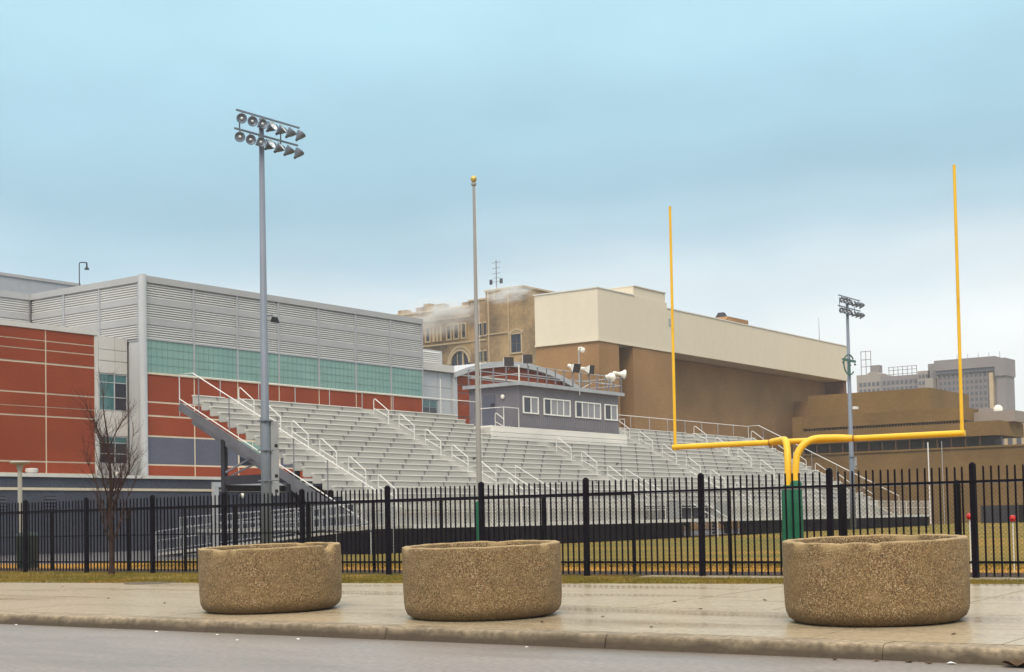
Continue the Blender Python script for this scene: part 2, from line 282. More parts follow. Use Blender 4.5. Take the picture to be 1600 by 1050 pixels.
class MB:
    def __init__(s): s.v = []; s.f = []
    def poly(s, pts):
        i = len(s.v); s.v += [tuple(p) for p in pts]; s.f.append(tuple(range(i, i+len(pts)))); return s
    def box(s, x0, x1, y0, y1, z0, z1):
        i = len(s.v)
        s.v += [(x0,y0,z0),(x1,y0,z0),(x1,y1,z0),(x0,y1,z0),(x0,y0,z1),(x1,y0,z1),(x1,y1,z1),(x0,y1,z1)]
        s.f += [tuple(i+k for k in q) for q in ((0,3,2,1),(4,5,6,7),(0,1,5,4),(1,2,6,5),(2,3,7,6),(3,0,4,7))]
        return s
    def hexa(s, b, t):
        i = len(s.v); s.v += [tuple(p) for p in b]+[tuple(p) for p in t]; n = len(b)
        s.f.append(tuple(i+k for k in reversed(range(n)))); s.f.append(tuple(i+n+k for k in range(n)))
        for k in range(n): s.f.append((i+k, i+(k+1) % n, i+n+(k+1) % n, i+n+k))
        return s
    def bar(s, p, q, w, h=None, up=(0, 0, 1)):
        h = w if h is None else h; p = Vector(p); q = Vector(q); d = (q-p).normalized(); u = Vector(up)
        if abs(d.dot(u)) > .98: u = Vector((1, 0, 0))
        a = d.cross(u).normalized()*w/2; b = a.cross(d).normalized()*h/2
        return s.hexa([p-a-b, p+a-b, p+a+b, p-a+b], [q-a-b, q+a-b, q+a+b, q-a+b])
    def tube(s, pts, r, n=8, cap=True):
        pts = [Vector(p) for p in pts]; rs = r if isinstance(r, (list, tuple)) else [r]*len(pts)
        base = len(s.v); prev = None
        for k, p in enumerate(pts):
            d = (pts[min(k+1, len(pts)-1)]-pts[max(k-1, 0)]).normalized()
            if prev is None:
                a = d.orthogonal().normalized()
            else:
                a = (prev-d*prev.dot(d)); a = a.normalized() if a.length > 1e-6 else d.orthogonal().normalized()
            prev = a; b = d.cross(a)
            for j in range(n):
                t = 2*math.pi*j/n; s.v.append(tuple(p+(a*math.cos(t)+b*math.sin(t))*rs[k]))
        for k in range(len(pts)-1):
            for j in range(n):
                s.f.append((base+k*n+j, base+k*n+(j+1) % n, base+(k+1)*n+(j+1) % n, base+(k+1)*n+j))
        if cap:
            s.f.append(tuple(base+j for j in reversed(range(n)))); s.f.append(tuple(base+(len(pts)-1)*n+j for j in range(n)))
        return s
    def lathe(s, prof, n=24, origin=(0, 0, 0), axis=(0, 0, 1)):
        ax = Vector(axis).normalized(); a = ax.orthogonal().normalized(); b = ax.cross(a); o = Vector(origin); base = len(s.v)
        for r, z in prof:
            for j in range(n):
                t = 2*math.pi*j/n; s.v.append(tuple(o+ax*z+(a*math.cos(t)+b*math.sin(t))*r))
        for k in range(len(prof)-1):
            for j in range(n):
                s.f.append((base+k*n+j, base+k*n+(j+1) % n, base+(k+1)*n+(j+1) % n, base+(k+1)*n+j))
        return s
    def mesh(s, name, m, org=(0, 0, 0), smooth=False):
        o = Vector(org); me = bpy.data.meshes.new(name)
        me.from_pydata([tuple(Vector(p)-o) for p in s.v], [], s.f)
        me.materials.append(m)
        if smooth: me.polygons.foreach_set('use_smooth', [True]*len(me.polygons))
        me.update(); return me

def wloc(o):
    l = Vector(o.location)
    while o.parent: o = o.parent; l += Vector(o.location)
    return l
def obj(name, mb, m, parent=None, smooth=False, label=None, kind=None, loc=None):
    """link one mesh object; its vertices are given in world metres (or round loc when loc is given)"""
    if loc is None:
        org = wloc(parent) if parent else Vector((0, 0, 0))
        o = bpy.data.objects.new(name, mb.mesh(name, m, org, smooth))
    else:
        o = bpy.data.objects.new(name, mb if isinstance(mb, bpy.types.Mesh) else mb.mesh(name, m, (0, 0, 0), smooth))
        o.location = Vector(loc)-(wloc(parent) if parent else Vector((0, 0, 0)))
    COL.objects.link(o)
    if parent: o.parent = parent
    if label: o['label'] = label
    if kind: o['kind'] = kind
    if smooth:
        try: o.data.set_sharp_from_angle(angle=math.radians(40))
        except Exception: pass
    return o
def thing(name, label, cat, loc=(0, 0, 0), group=None):
    o = bpy.data.objects.new(name, None); o.location = loc; o.empty_display_size = .3; COL.objects.link(o)
    o['label'] = label; o['category'] = cat
    if group: o['group'] = group
    return o
def tag(o, label, cat, group=None):
    o['label'] = label; o['category'] = cat
    if group: o['group'] = group
    return o
def struct(name, mb, m, parent=None, smooth=False):
    o = obj(name, mb, m, parent, smooth)
    if parent is None: o['kind'] = 'structure'
    return o
def panel(name, m, parent, x0, x1, y0, y1, z0, z1, label=None):
    return obj(name, MB().box(x0, x1, y0, y1, z0, z1), m, parent, label=label)
def copy_tree(o, parent=None):
    c = o.copy(); COL.objects.link(c); c.parent = parent
    for ch in list(o.children): copy_tree(ch, c)
    return c

# ================================================================ THE SETTING
def fz(y): return .2 if y < 46 else .2+.0042*(y-46)        # the field rises a little towards its far end
def back_y(x): return 19.26+.119*(x+28)                     # where sidewalk meets grass
def walk_z(y): return .15+.0175*(y-13.3)
g = MB()
g.poly([(-3000, -600, -.12), (2500, -600, -.12), (2500, 3000, -.12), (-3000, 3000, -.12)])
struct('ground', g, M['ground'])
g = MB(); xs = [-80+5*k for k in range(31)]
for a, b in zip(xs, xs[1:]):
    for y0, y1 in ((-9, 3), (3, 9), (9, 13.2)):
        g.poly([(a, y0, 0), (b, y0, 0), (b, y1, 0), (a, y1, 0)])
struct('road', g, M['asphalt'])
# sidewalk bed with its slabs as parts
bed = MB(); cols = [-48+1.9*k for k in range(29)]
for a, b in zip(cols, cols[1:]):
    bed.poly([(a, 13.32, walk_z(13.32)-.02), (b, 13.32, walk_z(13.32)-.02), (b, back_y(b), walk_z(back_y(b))-.02), (a, back_y(a), walk_z(back_y(a))-.02)])
walk = struct('sidewalk', bed, M['joint'])
rows = [13.47, 14.9, 16.5, 18.1, 99]
for a, b in zip(cols, cols[1:]):
    for r0, r1 in zip(rows, rows[1:]):
        ya0, yb0 = r0, r0; ya1, yb1 = min(r1, back_y(a)), min(r1, back_y(b))
        if ya1-ya0 < .15 or yb1-yb0 < .15: continue
        if r1 == 99 or ya1 < r1 or yb1 < r1: ya1, yb1 = back_y(a), back_y(b)
        gp = .009; dz = random.uniform(-.002, .002); tx = random.uniform(-.002, .002)
        q = [(a+gp, ya0+gp), (b-gp, yb0+gp), (b-gp, yb1-gp), (a+gp, ya1-gp)]
        top = [(x, y, walk_z(y)+dz+(tx if x > a+.5 else -tx)) for x, y in q]
        obj('slab', MB().hexa([(x, y, walk_z(y)-.1) for x, y in q], top), M['concrete'], walk)
# kerb stones, rounded nose
kerb = struct('kerb', MB().box(-48, 8, 13.22, 13.44, -.1, .10), M['joint'])
kx = -48
while kx < 8:
    w = 3.05; mb = MB(); prof = [(13.10, -.05), (13.12, .03), (13.145, .118), (13.158, .138), (13.185, .149), (13.455, .152), (13.455, -.05)]
    e = random.uniform(-.006, .006)
    sl = [kx+.003, kx+w*.25, kx+w*.5, kx+w*.75, kx+w-.003]
    n = len(prof)
    for x in sl:
        j = random.uniform(-.006, .006)
        mb.v += [(x, y+(j if i < 4 else 0), z+(e if i < 6 else 0)) for i, (y, z) in enumerate(prof)]
    for k in range(len(sl)-1):
        for i in range(n): mb.f.append((k*n+i, (k+1)*n+i, (k+1)*n+(i+1) % n, k*n+(i+1) % n))
    mb.f.append(tuple(range(n))); mb.f.append(tuple(reversed(range((len(sl)-1)*n, len(sl)*n))))
    obj('kerb_stone', mb, M['kerb'], kerb); kx += w
# grass verge, dry strip, field
def sheet(x0, x1, ylo, yhi, zf, nx=30, ny=10, jit=.015):
    mb = MB(); rnd = random.Random(3)
    for j in range(ny+1):
        for i in range(nx+1):
            x = x0+(x1-x0)*i/nx; a = ylo(x) if callable(ylo) else ylo; b = yhi(x) if callable(yhi) else yhi
            y = a+(b-a)*j/ny; mb.v.append((x, y, zf(y)+(rnd.uniform(-jit, jit) if 0 < j < ny else 0)))
    for j in range(ny):
        for i in range(nx):
            k = j*(nx+1)+i; mb.f.append((k, k+1, k+nx+2, k+nx+1))
    return mb
struct('verge', sheet(-48, 8, lambda x: back_y(x)+.01, 24.2, lambda y: .262+.012*max(0, min(1, (y-20)/4)), 60, 8), M['turf'], smooth=True)
struct('fence_bed', sheet(-60, 12, 24.2, 26.6, lambda y: .27, 60, 6, .02), M['mulch'], smooth=True)
struct('dry_grass_strip', sheet(-60, 12, 26.6, 32.0, lambda y: .27-.07*(y-26.6)/5.4, 60, 8), M['dry_turf'], smooth=True)
struct('field', sheet(-42, 90, 32.0, 150, lambda y: fz(y), 40, 40, .01), M['field'], smooth=True)
struct('service_yard', sheet(-130, -42, 25.2, 150, lambda y: .14, 10, 10, 0), M['lot'])
ms = MB()
for k in range(8): ms.box(-14.2+k*2.6+.01, -14.2+(k+1)*2.6-.01, 23.55, 23.95, .2, .30)
struct('mow_strip', ms, M['concrete'])

# grass blades: nobody could count them
gb = MB(); R = random.Random(11)
def blades(n, x0, x1, ylo, yhi, zf, hmin, hmax):
    for _ in range(n):
        x = R.uniform(x0, x1); y = R.uniform(ylo(x), yhi); t = R.uniform(0, 6.28); h = R.uniform(hmin, hmax); w = R.uniform(.006, .012)
        z = zf(y); dx, dy = math.cos(t)*w, math.sin(t)*w; lx, ly = R.uniform(-.6, .6)*h, R.uniform(-.6, .6)*h
        i = len(gb.v); gb.v += [(x-dx, y-dy, z-.01), (x+dx, y+dy, z-.01), (x+lx, y+ly, z+h)]; gb.f.append((i, i+1, i+2))
blades(80000, -36, 0, lambda x: back_y(x)-.03, 24.4, lambda y: .262, .02, .06)
blades(26000, -36, -3, lambda x: 26.2, 33, lambda y: .23, .03, .09)
obj('grass', gb, M['blade'], kind='stuff')['label'] = 'short yellow-green winter grass along the fence'

# ================================================================ PLANTERS
def planter(name, label, x, y, seed, chips, spin=0.0):
    R = random.Random(seed); H, RO, TK = .9, 1.0, .11; n = 200
    t = thing(name, label, 'planter', (x, y, walk_z(y)+.004), 'round concrete planters on the sidewalk')
    t.rotation_euler = (.030, 0, 0)
    prof = [(.80, .0), (.90, .015), (.955, .055), (.985, .12), (.995, .2), (1.0, .4), (1.0, .62), (1.0, .78), (1.0, .875), (.994, .894), (.975, .9), (.90, .9), (.888, .888), (.885, .84), (.88, .62)]
    mb = MB(); chipw = []
    ph = [R.uniform(0, 6.28) for _ in range(6)]
    for k, (r, z) in enumerate(prof):
        for j in range(n):
            a = 2*math.pi*j/n; dz = 0; dr = 0; cwgt = 0
            if k >= 7 and k <= 13:
                for ca, cw, cd, cr in chips:
                    d = (a-ca+math.pi) % (2*math.pi)-math.pi
                    if abs(d) < cw:
                        s = (1-abs(d)/cw); cwgt = max(cwgt, min(.6, s*1.5) if k >= 8 else 0); wob = .75+.25*math.sin(j*2.3+ph[0])
                        if k >= 8: dz -= cd*s*wob*(1 if k < 12 else .55)
                        if k in (8, 9, 10): dr -= cr*s*wob
                        if k == 7: dr -= cr*.35*s
                dz += .002*math.sin(a*9+ph[1])+.002*math.sin(a*23+ph[2])
            rr = r+dr+.003*math.sin(a*5+ph[3])
            mb.v.append((rr*math.cos(a), rr*math.sin(a), z+dz)); chipw.append(cwgt)
    for k in range(len(prof)-1):
        for j in range(n): mb.f.append((k*n+j, k*n+(j+1) % n, (k+1)*n+(j+1) % n, (k+1)*n+j))
    mb.f.append(tuple(reversed(range(n))))
    o = bpy.data.objects.new('tub', mb.mesh('tub', M['aggregate'], smooth=True)); COL.objects.link(o); o.parent = t
    att = o.data.attributes.new('chip', 'FLOAT', 'POINT'); att.data.foreach_set('value', chipw)
    s = MB(); s.lathe([(0.001, .60), (.3, .61), (.6, .59), (.893, .60)], 40)
    o2 = bpy.data.objects.new('soil', s.mesh('soil', M['soil'], smooth=True)); COL.objects.link(o2); o2.parent = t
    return t
# angles: the side facing the camera is about -90 +- 30 degrees
vd = lambda x, y: math.atan2(-y, -x)
a1 = vd(-15.1, 14.9); a2 = vd(-11.3, 14.9); a3 = vd(-6.35, 15.55)
planter('planter', 'leftmost round concrete planter with a deep notch in the right of its rim', -15.05, 14.9, 1,
        [(a1+.98, .16, .13, .10), (a1-.75, .17, .03, .05), (a1-.5, .05, .02, .02), (a1+2.6, .1, .03, .02)])
planter('planter', 'middle round concrete planter standing in front of the flagpole', -11.25, 14.85, 2,
        [(a2+.9, .10, .012, .012), (a2-1.2, .12, .015, .02), (a2+2.9, .15, .02, .02)])
planter('planter', 'large round concrete planter at the right, in front of the goalpost', -6.33, 15.55, 3,
        [(a3-.42, .20, .018, .03), (a3+.02, .07, .03, .03), (a3-.9, .14, .012, .02), (a3+2.7, .2, .015, .02)])

# ================================================================ IRON FENCE
FY, FZ0 = 23.8, .28
iron = thing('picket_fence', 'black iron picket fence running along the grass behind the planters', 'fence', (-20, FY, FZ0))
post_me = MB().box(-.045, .045, -.045, .045, 0, 1.86)
post_me.lathe([(.062, 1.86), (.062, 1.885), (.03, 1.915), (.001, 1.925)], 4)
post_me = post_me.mesh('post', M['fence'])
pk = MB().hexa([(-.0125, -.0125, .04), (.0125, -.0125, .04), (.0125, .0125, .04), (-.0125, .0125, .04)], [(-.0125, -.0125, 1.80), (.0125, -.0125, 1.80), (.0125, .0125, 1.80), (-.0125, .0125, 1.80)])
pk.hexa([(-.0125, -.0125, 1.80), (.0125, -.0125, 1.80), (.0125, .0125, 1.80), (-.0125, .0125, 1.80)], [(-.012, -.004, 1.835), (.012, -.004, 1.835), (.012, .004, 1.835), (-.012, .004, 1.835)])
pk_me = pk.mesh('picket', M['fence']); rail_me = MB().box(-1.211, 1.211, -.02, .02, -.02, .02).mesh('rail', M['fence'])
px0, step = -35.612, 2.512; FR = random.Random(5)
for k in range(14):
    x = px0+k*step
    o = obj('post', post_me, None, iron, loc=(x, FY, FZ0-.02)); o.rotation_euler = (FR.uniform(-.006, .006), FR.uniform(-.008, .008), 0)
    if k == 13: break
    for z in (.27, 1.585): obj('rail', rail_me, None, iron, loc=(x+step/2, FY, FZ0+z))
    for j in range(1, 19):
        o = obj('picket', pk_me, None, iron, loc=(x+.045+(step-.09)*j/19, FY, FZ0)); o.rotation_euler = (FR.uniform(-.004, .004), FR.uniform(-.005, .005), 0)

# ================================================================ CHAIN LINK FENCE
CY0 = 25.3
cl = thing('chain_link_fence', 'black chain link fence standing just behind the iron fence', 'fence', (-20, CY0, .25))
cx = [-40.1, -37.1, -34.0, -30.8, -28.6, -26.78, -24.31, -22.27, -20.29, -17.55, -15.36, -13.21, -10.89, -8.77, -6.2, -3.2]
pm = MB(); pm.lathe([(.001, 0), (.04, 0), (.04, 1.60), (.05, 1.62), (.03, 1.66), (.001, 1.67)], 10); pm = pm.mesh('post', M['vinyl'], smooth=True)
pm2 = MB(); pm2.lathe([(.001, 0), (.062, 0), (.062, 1.62), (.07, 1.64), (.04, 1.69), (.001, 1.70)], 10); pm2 = pm2.mesh('post', M['vinyl'], smooth=True)
for x in cx: obj('post', pm2 if x in (-26.78, -24.31, -8.77, -10.89) else pm, None, cl, loc=(x, CY0, .24))
obj('top_rail', MB().tube([(-40.1, CY0, 1.86), (-15.4, CY0, 1.87)], .021, 8), M['vinyl'], cl, smooth=True)
obj('top_rail', MB().tube([(-15.38, CY0, 1.87), (-3.2, CY0, 1.885)], .021, 8), M['galv'], cl, smooth=True, label='pale grey top rail')  # this stretch is a paler grey than the left one
obj('mid_rail', MB().tube([(-40.1, CY0, 1.20), (-22.3, CY0, 1.20)], .017, 6), M['vinyl'], cl, smooth=True)
w = MB(); dia = .075; th = .0021
def wire(p, q):
    p = Vector(p); q = Vector(q); d = (q-p).normalized(); a = d.cross(Vector((0, 1, 0)))*th; b = Vector((0, th, 0)); i = len(w.v)
    for e in (p, q): w.v += [tuple(e+a), tuple(e-a*.5+b*.9), tuple(e-a*.5-b*.9)]
    w.f += [(i, i+1, i+4, i+3), (i+1, i+2, i+5, i+4), (i+2, i, i+3, i+5)]
x = -40.0
H0, H1 = .27, 1.84
span = H1-H0
while x < -3.3:
    wire((x, CY0-.024, H0), (x+span, CY0-.024, H1)) if x+span < -3.2 else None
    wire((x+span, CY0-.026, H0), (x, CY0-.026, H1)) if x+span < -3.2 else None
    x += dia*1.0
obj('mesh_fabric', w, M['vinyl'], cl, kind='stuff')

# ================================================================ BARE TREE
def bare_tree(name, label, x, y, z, h):
    T = thing(name, label, 'tree', (x, y, z)); R = random.Random(21)
    def wander(p, d, L, r0, r1, n=6, up=.12, jit=.10):
        pts = [Vector(p)]; d = Vector(d).normalized(); rs = [r0]
        for k in range(n):
            d = (d+Vector((R.uniform(-jit, jit), R.uniform(-jit, jit), R.uniform(-jit, jit)+up*.3))).normalized()
            pts.append(pts[-1]+d*L/n); rs.append(r0+(r1-r0)*(k+1)/n)
        return pts, rs
    tp, tr = wander((x, y, z-.05), (0.02, 0, 1), 1.55, .062, .048, 6, .2, .03)
    tr[0] = .09
    tip, trr = wander(tp[-1], (.0, .0, 1), h-1.6, .05, .008, 9, .3, .09)
    obj('trunk', MB().tube(tp+tip[1:], tr+trr[1:], 9), M['bark'], T, smooth=True)
    tw = MB(); limbs = []
    for k in range(15):
        i = R.choice([3, 4, 5, 5, 6]) if k < 7 else None
        p = tp[i] if i is not None else tip[R.randint(1, 5)]
        az = k*2.4+R.uniform(-.4, .4); el = R.uniform(1.05, 1.3) if k < 7 else R.uniform(.85, 1.2)
        L = R.uniform(1.5, 2.3) if k < 7 else R.uniform(.8, 1.4)
        d = (math.cos(az)*math.cos(el), math.sin(az)*math.cos(el), math.sin(el))
        pts, rs = wander(p, d, L, .025 if k < 7 else .017, .004, 8, .12, .14)
        obj('branch', MB().tube(pts, rs, 6), M['bark'], T, smooth=True); limbs.append(pts)
    limbs.append(tip)
    for pts in limbs:
        for _ in range(13):
            p = pts[R.randint(2, len(pts)-1)]; d0 = (pts[-1]-pts[-3]).normalized()
            d = (d0+Vector((R.uniform(-1, 1), R.uniform(-1, 1), R.uniform(-.3, .8)))*.75).normalized()
            q, rs = wander(p, d, R.uniform(.3, .75), .006, .002, 5, .1, .25); tw.tube(q, rs, 4, False)
            for _ in range(3):
                p2 = q[R.randint(1, 4)]; d2 = (d+Vector((R.uniform(-1, 1), R.uniform(-1, 1), R.uniform(-.4, .8)))).normalized()
                q2, rs2 = wander(p2, d2, R.uniform(.15, .4), .003, .0018, 3, .1, .3); tw.tube(q2, rs2, 3, False)
    obj('twigs', tw, M['twig'], T, kind='stuff')
bare_tree('bare_tree', 'small leafless tree growing on the verge in front of the left fence', -28.75, 23.1, .27, 4.4)

# ================================================================ LEFT-SIDE YARD THINGS
def path_lamp():
    T = thing('path_lamp', 'beige post lamp with a flat round head behind the left fence', 'lamp', (-37.8, 27.0, .14))
    obj('pole', MB().tube([(-37.8, 27, .14), (-37.8, 27, 3.2)], [.075, .065], 12), M['post_lamp'], T, smooth=True)
    mb = MB(); mb.lathe([(.001, 3.17), (.075, 3.18), (.085, 3.26), (.12, 3.34), (.29, 3.40), (.30, 3.43), (.22, 3.46), (.001, 3.47)], 24, (-37.8, 27, 0))
    obj('lamp_head', mb, M['post_lamp'], T, smooth=True)
    obj('base_plate', MB().box(-37.95, -37.65, 26.85, 27.15, .14, .17), M['post_lamp'], T)
path_lamp()
def trash_can():
    T = thing('trash_can', 'dark green round trash can behind the left fence', 'trash can', (-37.1, 26.75, .2))
    mb = MB(); mb.lathe([(.001, .2), (.28, .2), (.30, .24), (.33, 1.15), (.335, 1.18), (.30, 1.18), (.29, 1.1)], 24, (-37.1, 26.75, 0)); obj('bin_body', mb, M['can'], T, smooth=True)
    mb = MB(); mb.lathe([(.345, 1.185), (.35, 1.22), (.28, 1.30), (.13, 1.34), (.12, 1.30)], 24, (-37.1, 26.75, 0)); obj('lid', mb, M['can'], T, smooth=True)
trash_can()

# ================================================================ SCHOOL BUILDING (left)
SB = thing('school_building', 'modern school with red panels, silver louvers and a green glass band', 'building', (-70, 58.7, .14))
XR, YC = -70.0, 58.75
BAYS = [58.98, 62.8, 66.5, 70.25, 74.1, 77.9, 81.7, 85.35]
obj('wall', MB().box(-80.8, XR-.12, YC+.12, 85.3, .14, 16.6), M['louver_flat'], SB)
obj('roof', MB().box(-95.8, XR-.2, YC+.3, 85.2, 16.6, 16.66), M['roof'], SB)
obj('fascia', MB().box(XR-.15, XR+.06, YC-.05, 85.45, 16.36, 16.76), M['louver_flat'], SB)
obj('fascia', MB().box(-81, XR-.152, YC-.06, YC+.15, 16.36, 16.76), M['louver_flat'], SB)
# corner pilaster
mb = MB(); mb.lathe([(.25, 4.35), (.25, 16.78), (.001, 16.8)], 20, (XR+.06, YC-.06, 0)); obj('corner_column', mb, M['pier'], SB, smooth=True)
def slats(face, a0, a1, z0, z1, pitch=.142, face_at=0.0):
    mb = MB(); n = int(round((z1-z0)/pitch)); h = (z1-z0)/n
    for k in range(n):
        z = z0+k*h; pr = [(0, 0), (.075, h*.10), (.075, h*.38), (.0, h*.80)]
        for (d0, e0), (d1, e1) in zip(pr, pr[1:]):
            if face == 'x': mb.poly([(face_at+d0, a0, z+e0), (face_at+d0, a1, z+e0), (face_at+d1, a1, z+e1), (face_at+d1, a0, z+e1)])
            else: mb.poly([(a1, face_at-d0, z+e0), (a0, face_at-d0, z+e0), (a0, face_at-d1, z+e1), (a1, face_at-d1, z+e1)][::-1])
    return mb
TIERS = [(12.95, 13.80), (14.20, 15.06), (15.44, 16.32)]
for b0, b1 in zip(BAYS, BAYS[1:]):
    mb = MB()
    for z0, z1 in TIERS:
        s = slats('x', b0+.06, b1-.06, z0, z1, face_at=XR-.1); i = len(mb.v); mb.v += s.v; mb.f += [tuple(i+k for k in f) for f in s.f]
    obj('louver_slats', mb, M['louver'], SB, kind='stuff')
    for z0, z1 in ((13.80, 14.20), (15.06, 15.44)): panel('flat_panel', M['louver_flat'], SB, XR-.11, XR-.02, b0+.06, b1-.06, z0, z1)
    panel('mullion', M['mullion'], SB, XR-.1, XR+.03, b1-.06, b1+.06, 10.85, 16.34)
    gp = panel('glass_panel', M['teal'], SB, XR-.1, XR-.03, b0+.06, b1-.06, 10.88, 12.86)
    gl = MB()
    for k in range(1, 4): gl.box(XR-.03, XR-.012, b0+.07, b1-.07, 10.88+k*.495-.012, 10.88+k*.495+.012)
    for k in range(1, 9): yy = b0+(b1-b0)*k/9; gl.box(XR-.03, XR-.016, yy-.010, yy+.010, 10.89, 12.85)
    obj('glazing_bars', gl, M['teal_line'], gp, kind='stuff')
panel('glass_head_trim', M['mullion'], SB, XR-.1, XR+.035, 58.98, 85.3, 12.865, 12.945)
panel('pale_sill', M['trim'], SB, XR-.1, XR+.05, 58.98, 85.35, 10.76, 10.87)
RED_Z = [(9.12, 10.74, 'red_panel'), (8.28, 9.02, 'red_panel'), (7.04, 8.18, 'red_panel'), (5.30, 6.94, 'grey_panel'), (4.46, 5.20, 'red_panel')]
panel('backing_wall', M['trim'], SB, XR-.119, XR-.026, 58.99, 85.3, 4.36, 10.75)
for bi, (b0, b1) in enumerate(zip(BAYS, BAYS[1:])):
    for z0, z1, mm in RED_Z:
        if mm == 'grey_panel' and bi == 2:
            wf = panel('window', M['white_trim'], SB, XR-.045, XR-.03, b0+.05, b1-.05, z0, z1)
            yy = b0+.05; wd = (b1-b0-.1)/3
            for k in range(3):
                obj('pane', MB().box(XR-.03, XR-.022, yy+k*wd+.04, yy+(k+1)*wd-.04, z0+.75, z1-.04), M['teal'], wf)
                obj('pane', MB().box(XR-.03, XR-.022, yy+k*wd+.04, yy+(k+1)*wd-.04, z0+.04, z0+.70), M['glass_dark'], wf)
            continue
        panel(mm, M[mm], SB, XR-.045, XR-.012+random.uniform(-.004, .004), b0+.05, b1-.05, z0, z1)
# left face of the louvered volume
LB = [-81.0, -77.6, -74.1, -70.4]
for b0, b1 in zip(LB, LB[1:]):
    mb = MB()
    for z0, z1 in TIERS:
        s = slats('y', b0+.06, b1-.06, z0, z1, face_at=YC+.1); i = len(mb.v); mb.v += s.v; mb.f += [tuple(i+k for k in f) for f in s.f]
    obj('louver_slats', mb, M['louver'], SB, kind='stuff')
    for z0, z1 in ((13.80, 14.20), (15.06, 15.44)): panel('flat_panel', M['louver_flat'], SB, b0+.06, b1-.06, YC+.02, YC+.118, z0, z1)
    panel('mullion', M['mullion'], SB, b1-.07, b1+.07, YC-.03, YC+.1, 12.86, 16.34)
panel('soffit_trim', M['mullion'], SB, -81, XR-.3, YC-.02, YC+.1, 12.78, 12.86)
panel('return_wall', M['pier'], SB, -71.34, XR-.25, YC+.02, YC+.117, 4.36, 12.77)
# louver wall turning back, and the high roof behind
obj('wall', MB().box(-95.7, -81.12, 40, YC+.1, .14, 16.6), M['louver_flat'], SB)
for b0, b1 in ((47.5, 51.2), (51.2, 54.95), (54.95, YC-.05)):
    mb = MB()
    for z0, z1 in TIERS:
        s = slats('x', b0+.06, b1-.06, z0, z1, face_at=-81.1); i = len(mb.v); mb.v += s.v; mb.f += [tuple(i+k for k in f) for f in s.f]
    obj('louver_slats', mb, M['louver'], SB, kind='stuff')
    for z0, z1 in ((13.80, 14.20), (15.06, 15.44)): panel('flat_panel', M['louver_flat'], SB, -81.11, -81.02, b0+.06, b1-.06, z0, z1)
obj('fascia', MB().box(-81.15, -80.96, 40, YC-.07, 16.36, 16.76), M['louver_flat'], SB)
obj('upper_block', MB().box(-118, -96, 44, 74.2, .14, 20.75), M['mullion'], SB)
obj('upper_coping', MB().box(-118.1, -95.9, 43.9, 74.3, 20.752, 20.98), M['louver_flat'], SB)
# white infill block with windows
obj('infill_wall', MB().box(-80.7, -71.45, 50.5, YC-.07, .14, 12.95), M['pier'], SB)
for y0, y1 in ((50.55, 52.5), (52.5, 54.6), (54.6, 56.5), (56.5, 57.72), (57.72, 58.66)):
    zs = [(4.4, 5.30), (7.0, 8.50), (10.78, 11.50), (11.53, 12.18), (12.21, 12.98)]
    if y0 < 56: zs += [(5.33, 6.97), (8.53, 10.75)]
    for z0, z1 in zs: panel('white_panel', M['white_panel'], SB, -71.45, -71.36+random.uniform(-.004, .004), y0+.012, y1-.012, z0, z1)
for z0, z1 in ((8.53, 10.75), (5.33, 6.97)):
    wn = panel('window', M['mullion'], SB, -71.45, -71.43, 56.52, 58.64, z0, z1)
    zc = [z0+.03, z0+(z1-z0)*.36, z0+(z1-z0)*.76, z1-.03]
    for c0, c1 in ((56.55, 57.66), (57.74, 58.60)):
        for r, (q0, q1) in enumerate(zip(zc, zc[1:])):
            mm = M['glass'] if (r == 2 or (c0 < 57 and z0 > 8)) else M['glass_dark']
            obj('pane', MB().box(-71.43, -71.42, c0, c1, q0+.02, q1-.02), mm, wn)
    fr = MB()
    for yy in (56.52, 57.67, 58.60): fr.box(-71.42, -71.38, yy, yy+.06, z0, z1)
    for zz in (z0, zc[1]-.02, zc[2]-.02, z1-.05): fr.box(-71.421, -71.385, 56.53, 58.65, zz, zz+.045)
    obj('frame', fr, M['pier'], wn)
# left red block
obj('red_block', MB().box(-80.6, -66.02, 30, 52.1, .14, 12.1), M['trim'], SB)
obj('red_block_coping', MB().box(-80.7, -65.94, 29.9, 52.22, 12.1, 12.38), M['white_panel'], SB)
obj('red_block_edge', MB().box(-66.12, -65.97, 52.0, 52.17, 4.36, 12.09), M['white_panel'], SB)
RB = [(11.55, 12.06), (11.05, 11.45), (10.36, 10.95), (8.74, 10.22), (8.0, 8.62), (7.52, 7.92), (5.10, 7.40), (4.46, 4.98)]
for b0, b1 in ((30.3, 36.4), (36.4, 42.6), (42.6, 48.8), (48.8, 52.0)):
    for z0, z1 in RB: panel('red_panel', M['red_panel'], SB, -66.10, -66.0+random.uniform(-.006, .006), b0+.045, b1-.045, z0-.02, z1+.02)
# podium
obj('podium', MB().box(-80.5, -65.5, 24, 82, .12, 4.2), M['podium'], SB)
obj('podium_coping', MB().box(-70.05, -65.38, 23.9, 82.1, 4.2, 4.37), M['white_trim'], SB)
obj('podium_band', MB().box(-65.5, -65.44, 24, 66.5, 3.50, 3.64), M['trim'], SB)
for y0 in (45.2, 48.27):
    gr = obj('vent_grille', MB().box(-65.5, -65.46, y0, y0+.72, 2.3, 3.2), M['dark_steel'], SB)
    for k in range(5): obj('grille_slat', MB().box(-65.46, -65.42, y0, y0+.72, 2.34+k*.175, 2.42+k*.175), M['grey_panel'], gr)
pf = MB().box(-65.5, -65.25, 60.0, 60.35, .14, 3.75).box(-65.5, -65.25, 68.0, 68.35, .14, 3.75).box(-65.5, -65.24, 60.0, 68.35, 3.752, 4.05).box(-65.5, -65.3, 64.1, 64.25, .14, 3.75)
obj('portal_frame', pf, M['pier'], SB)
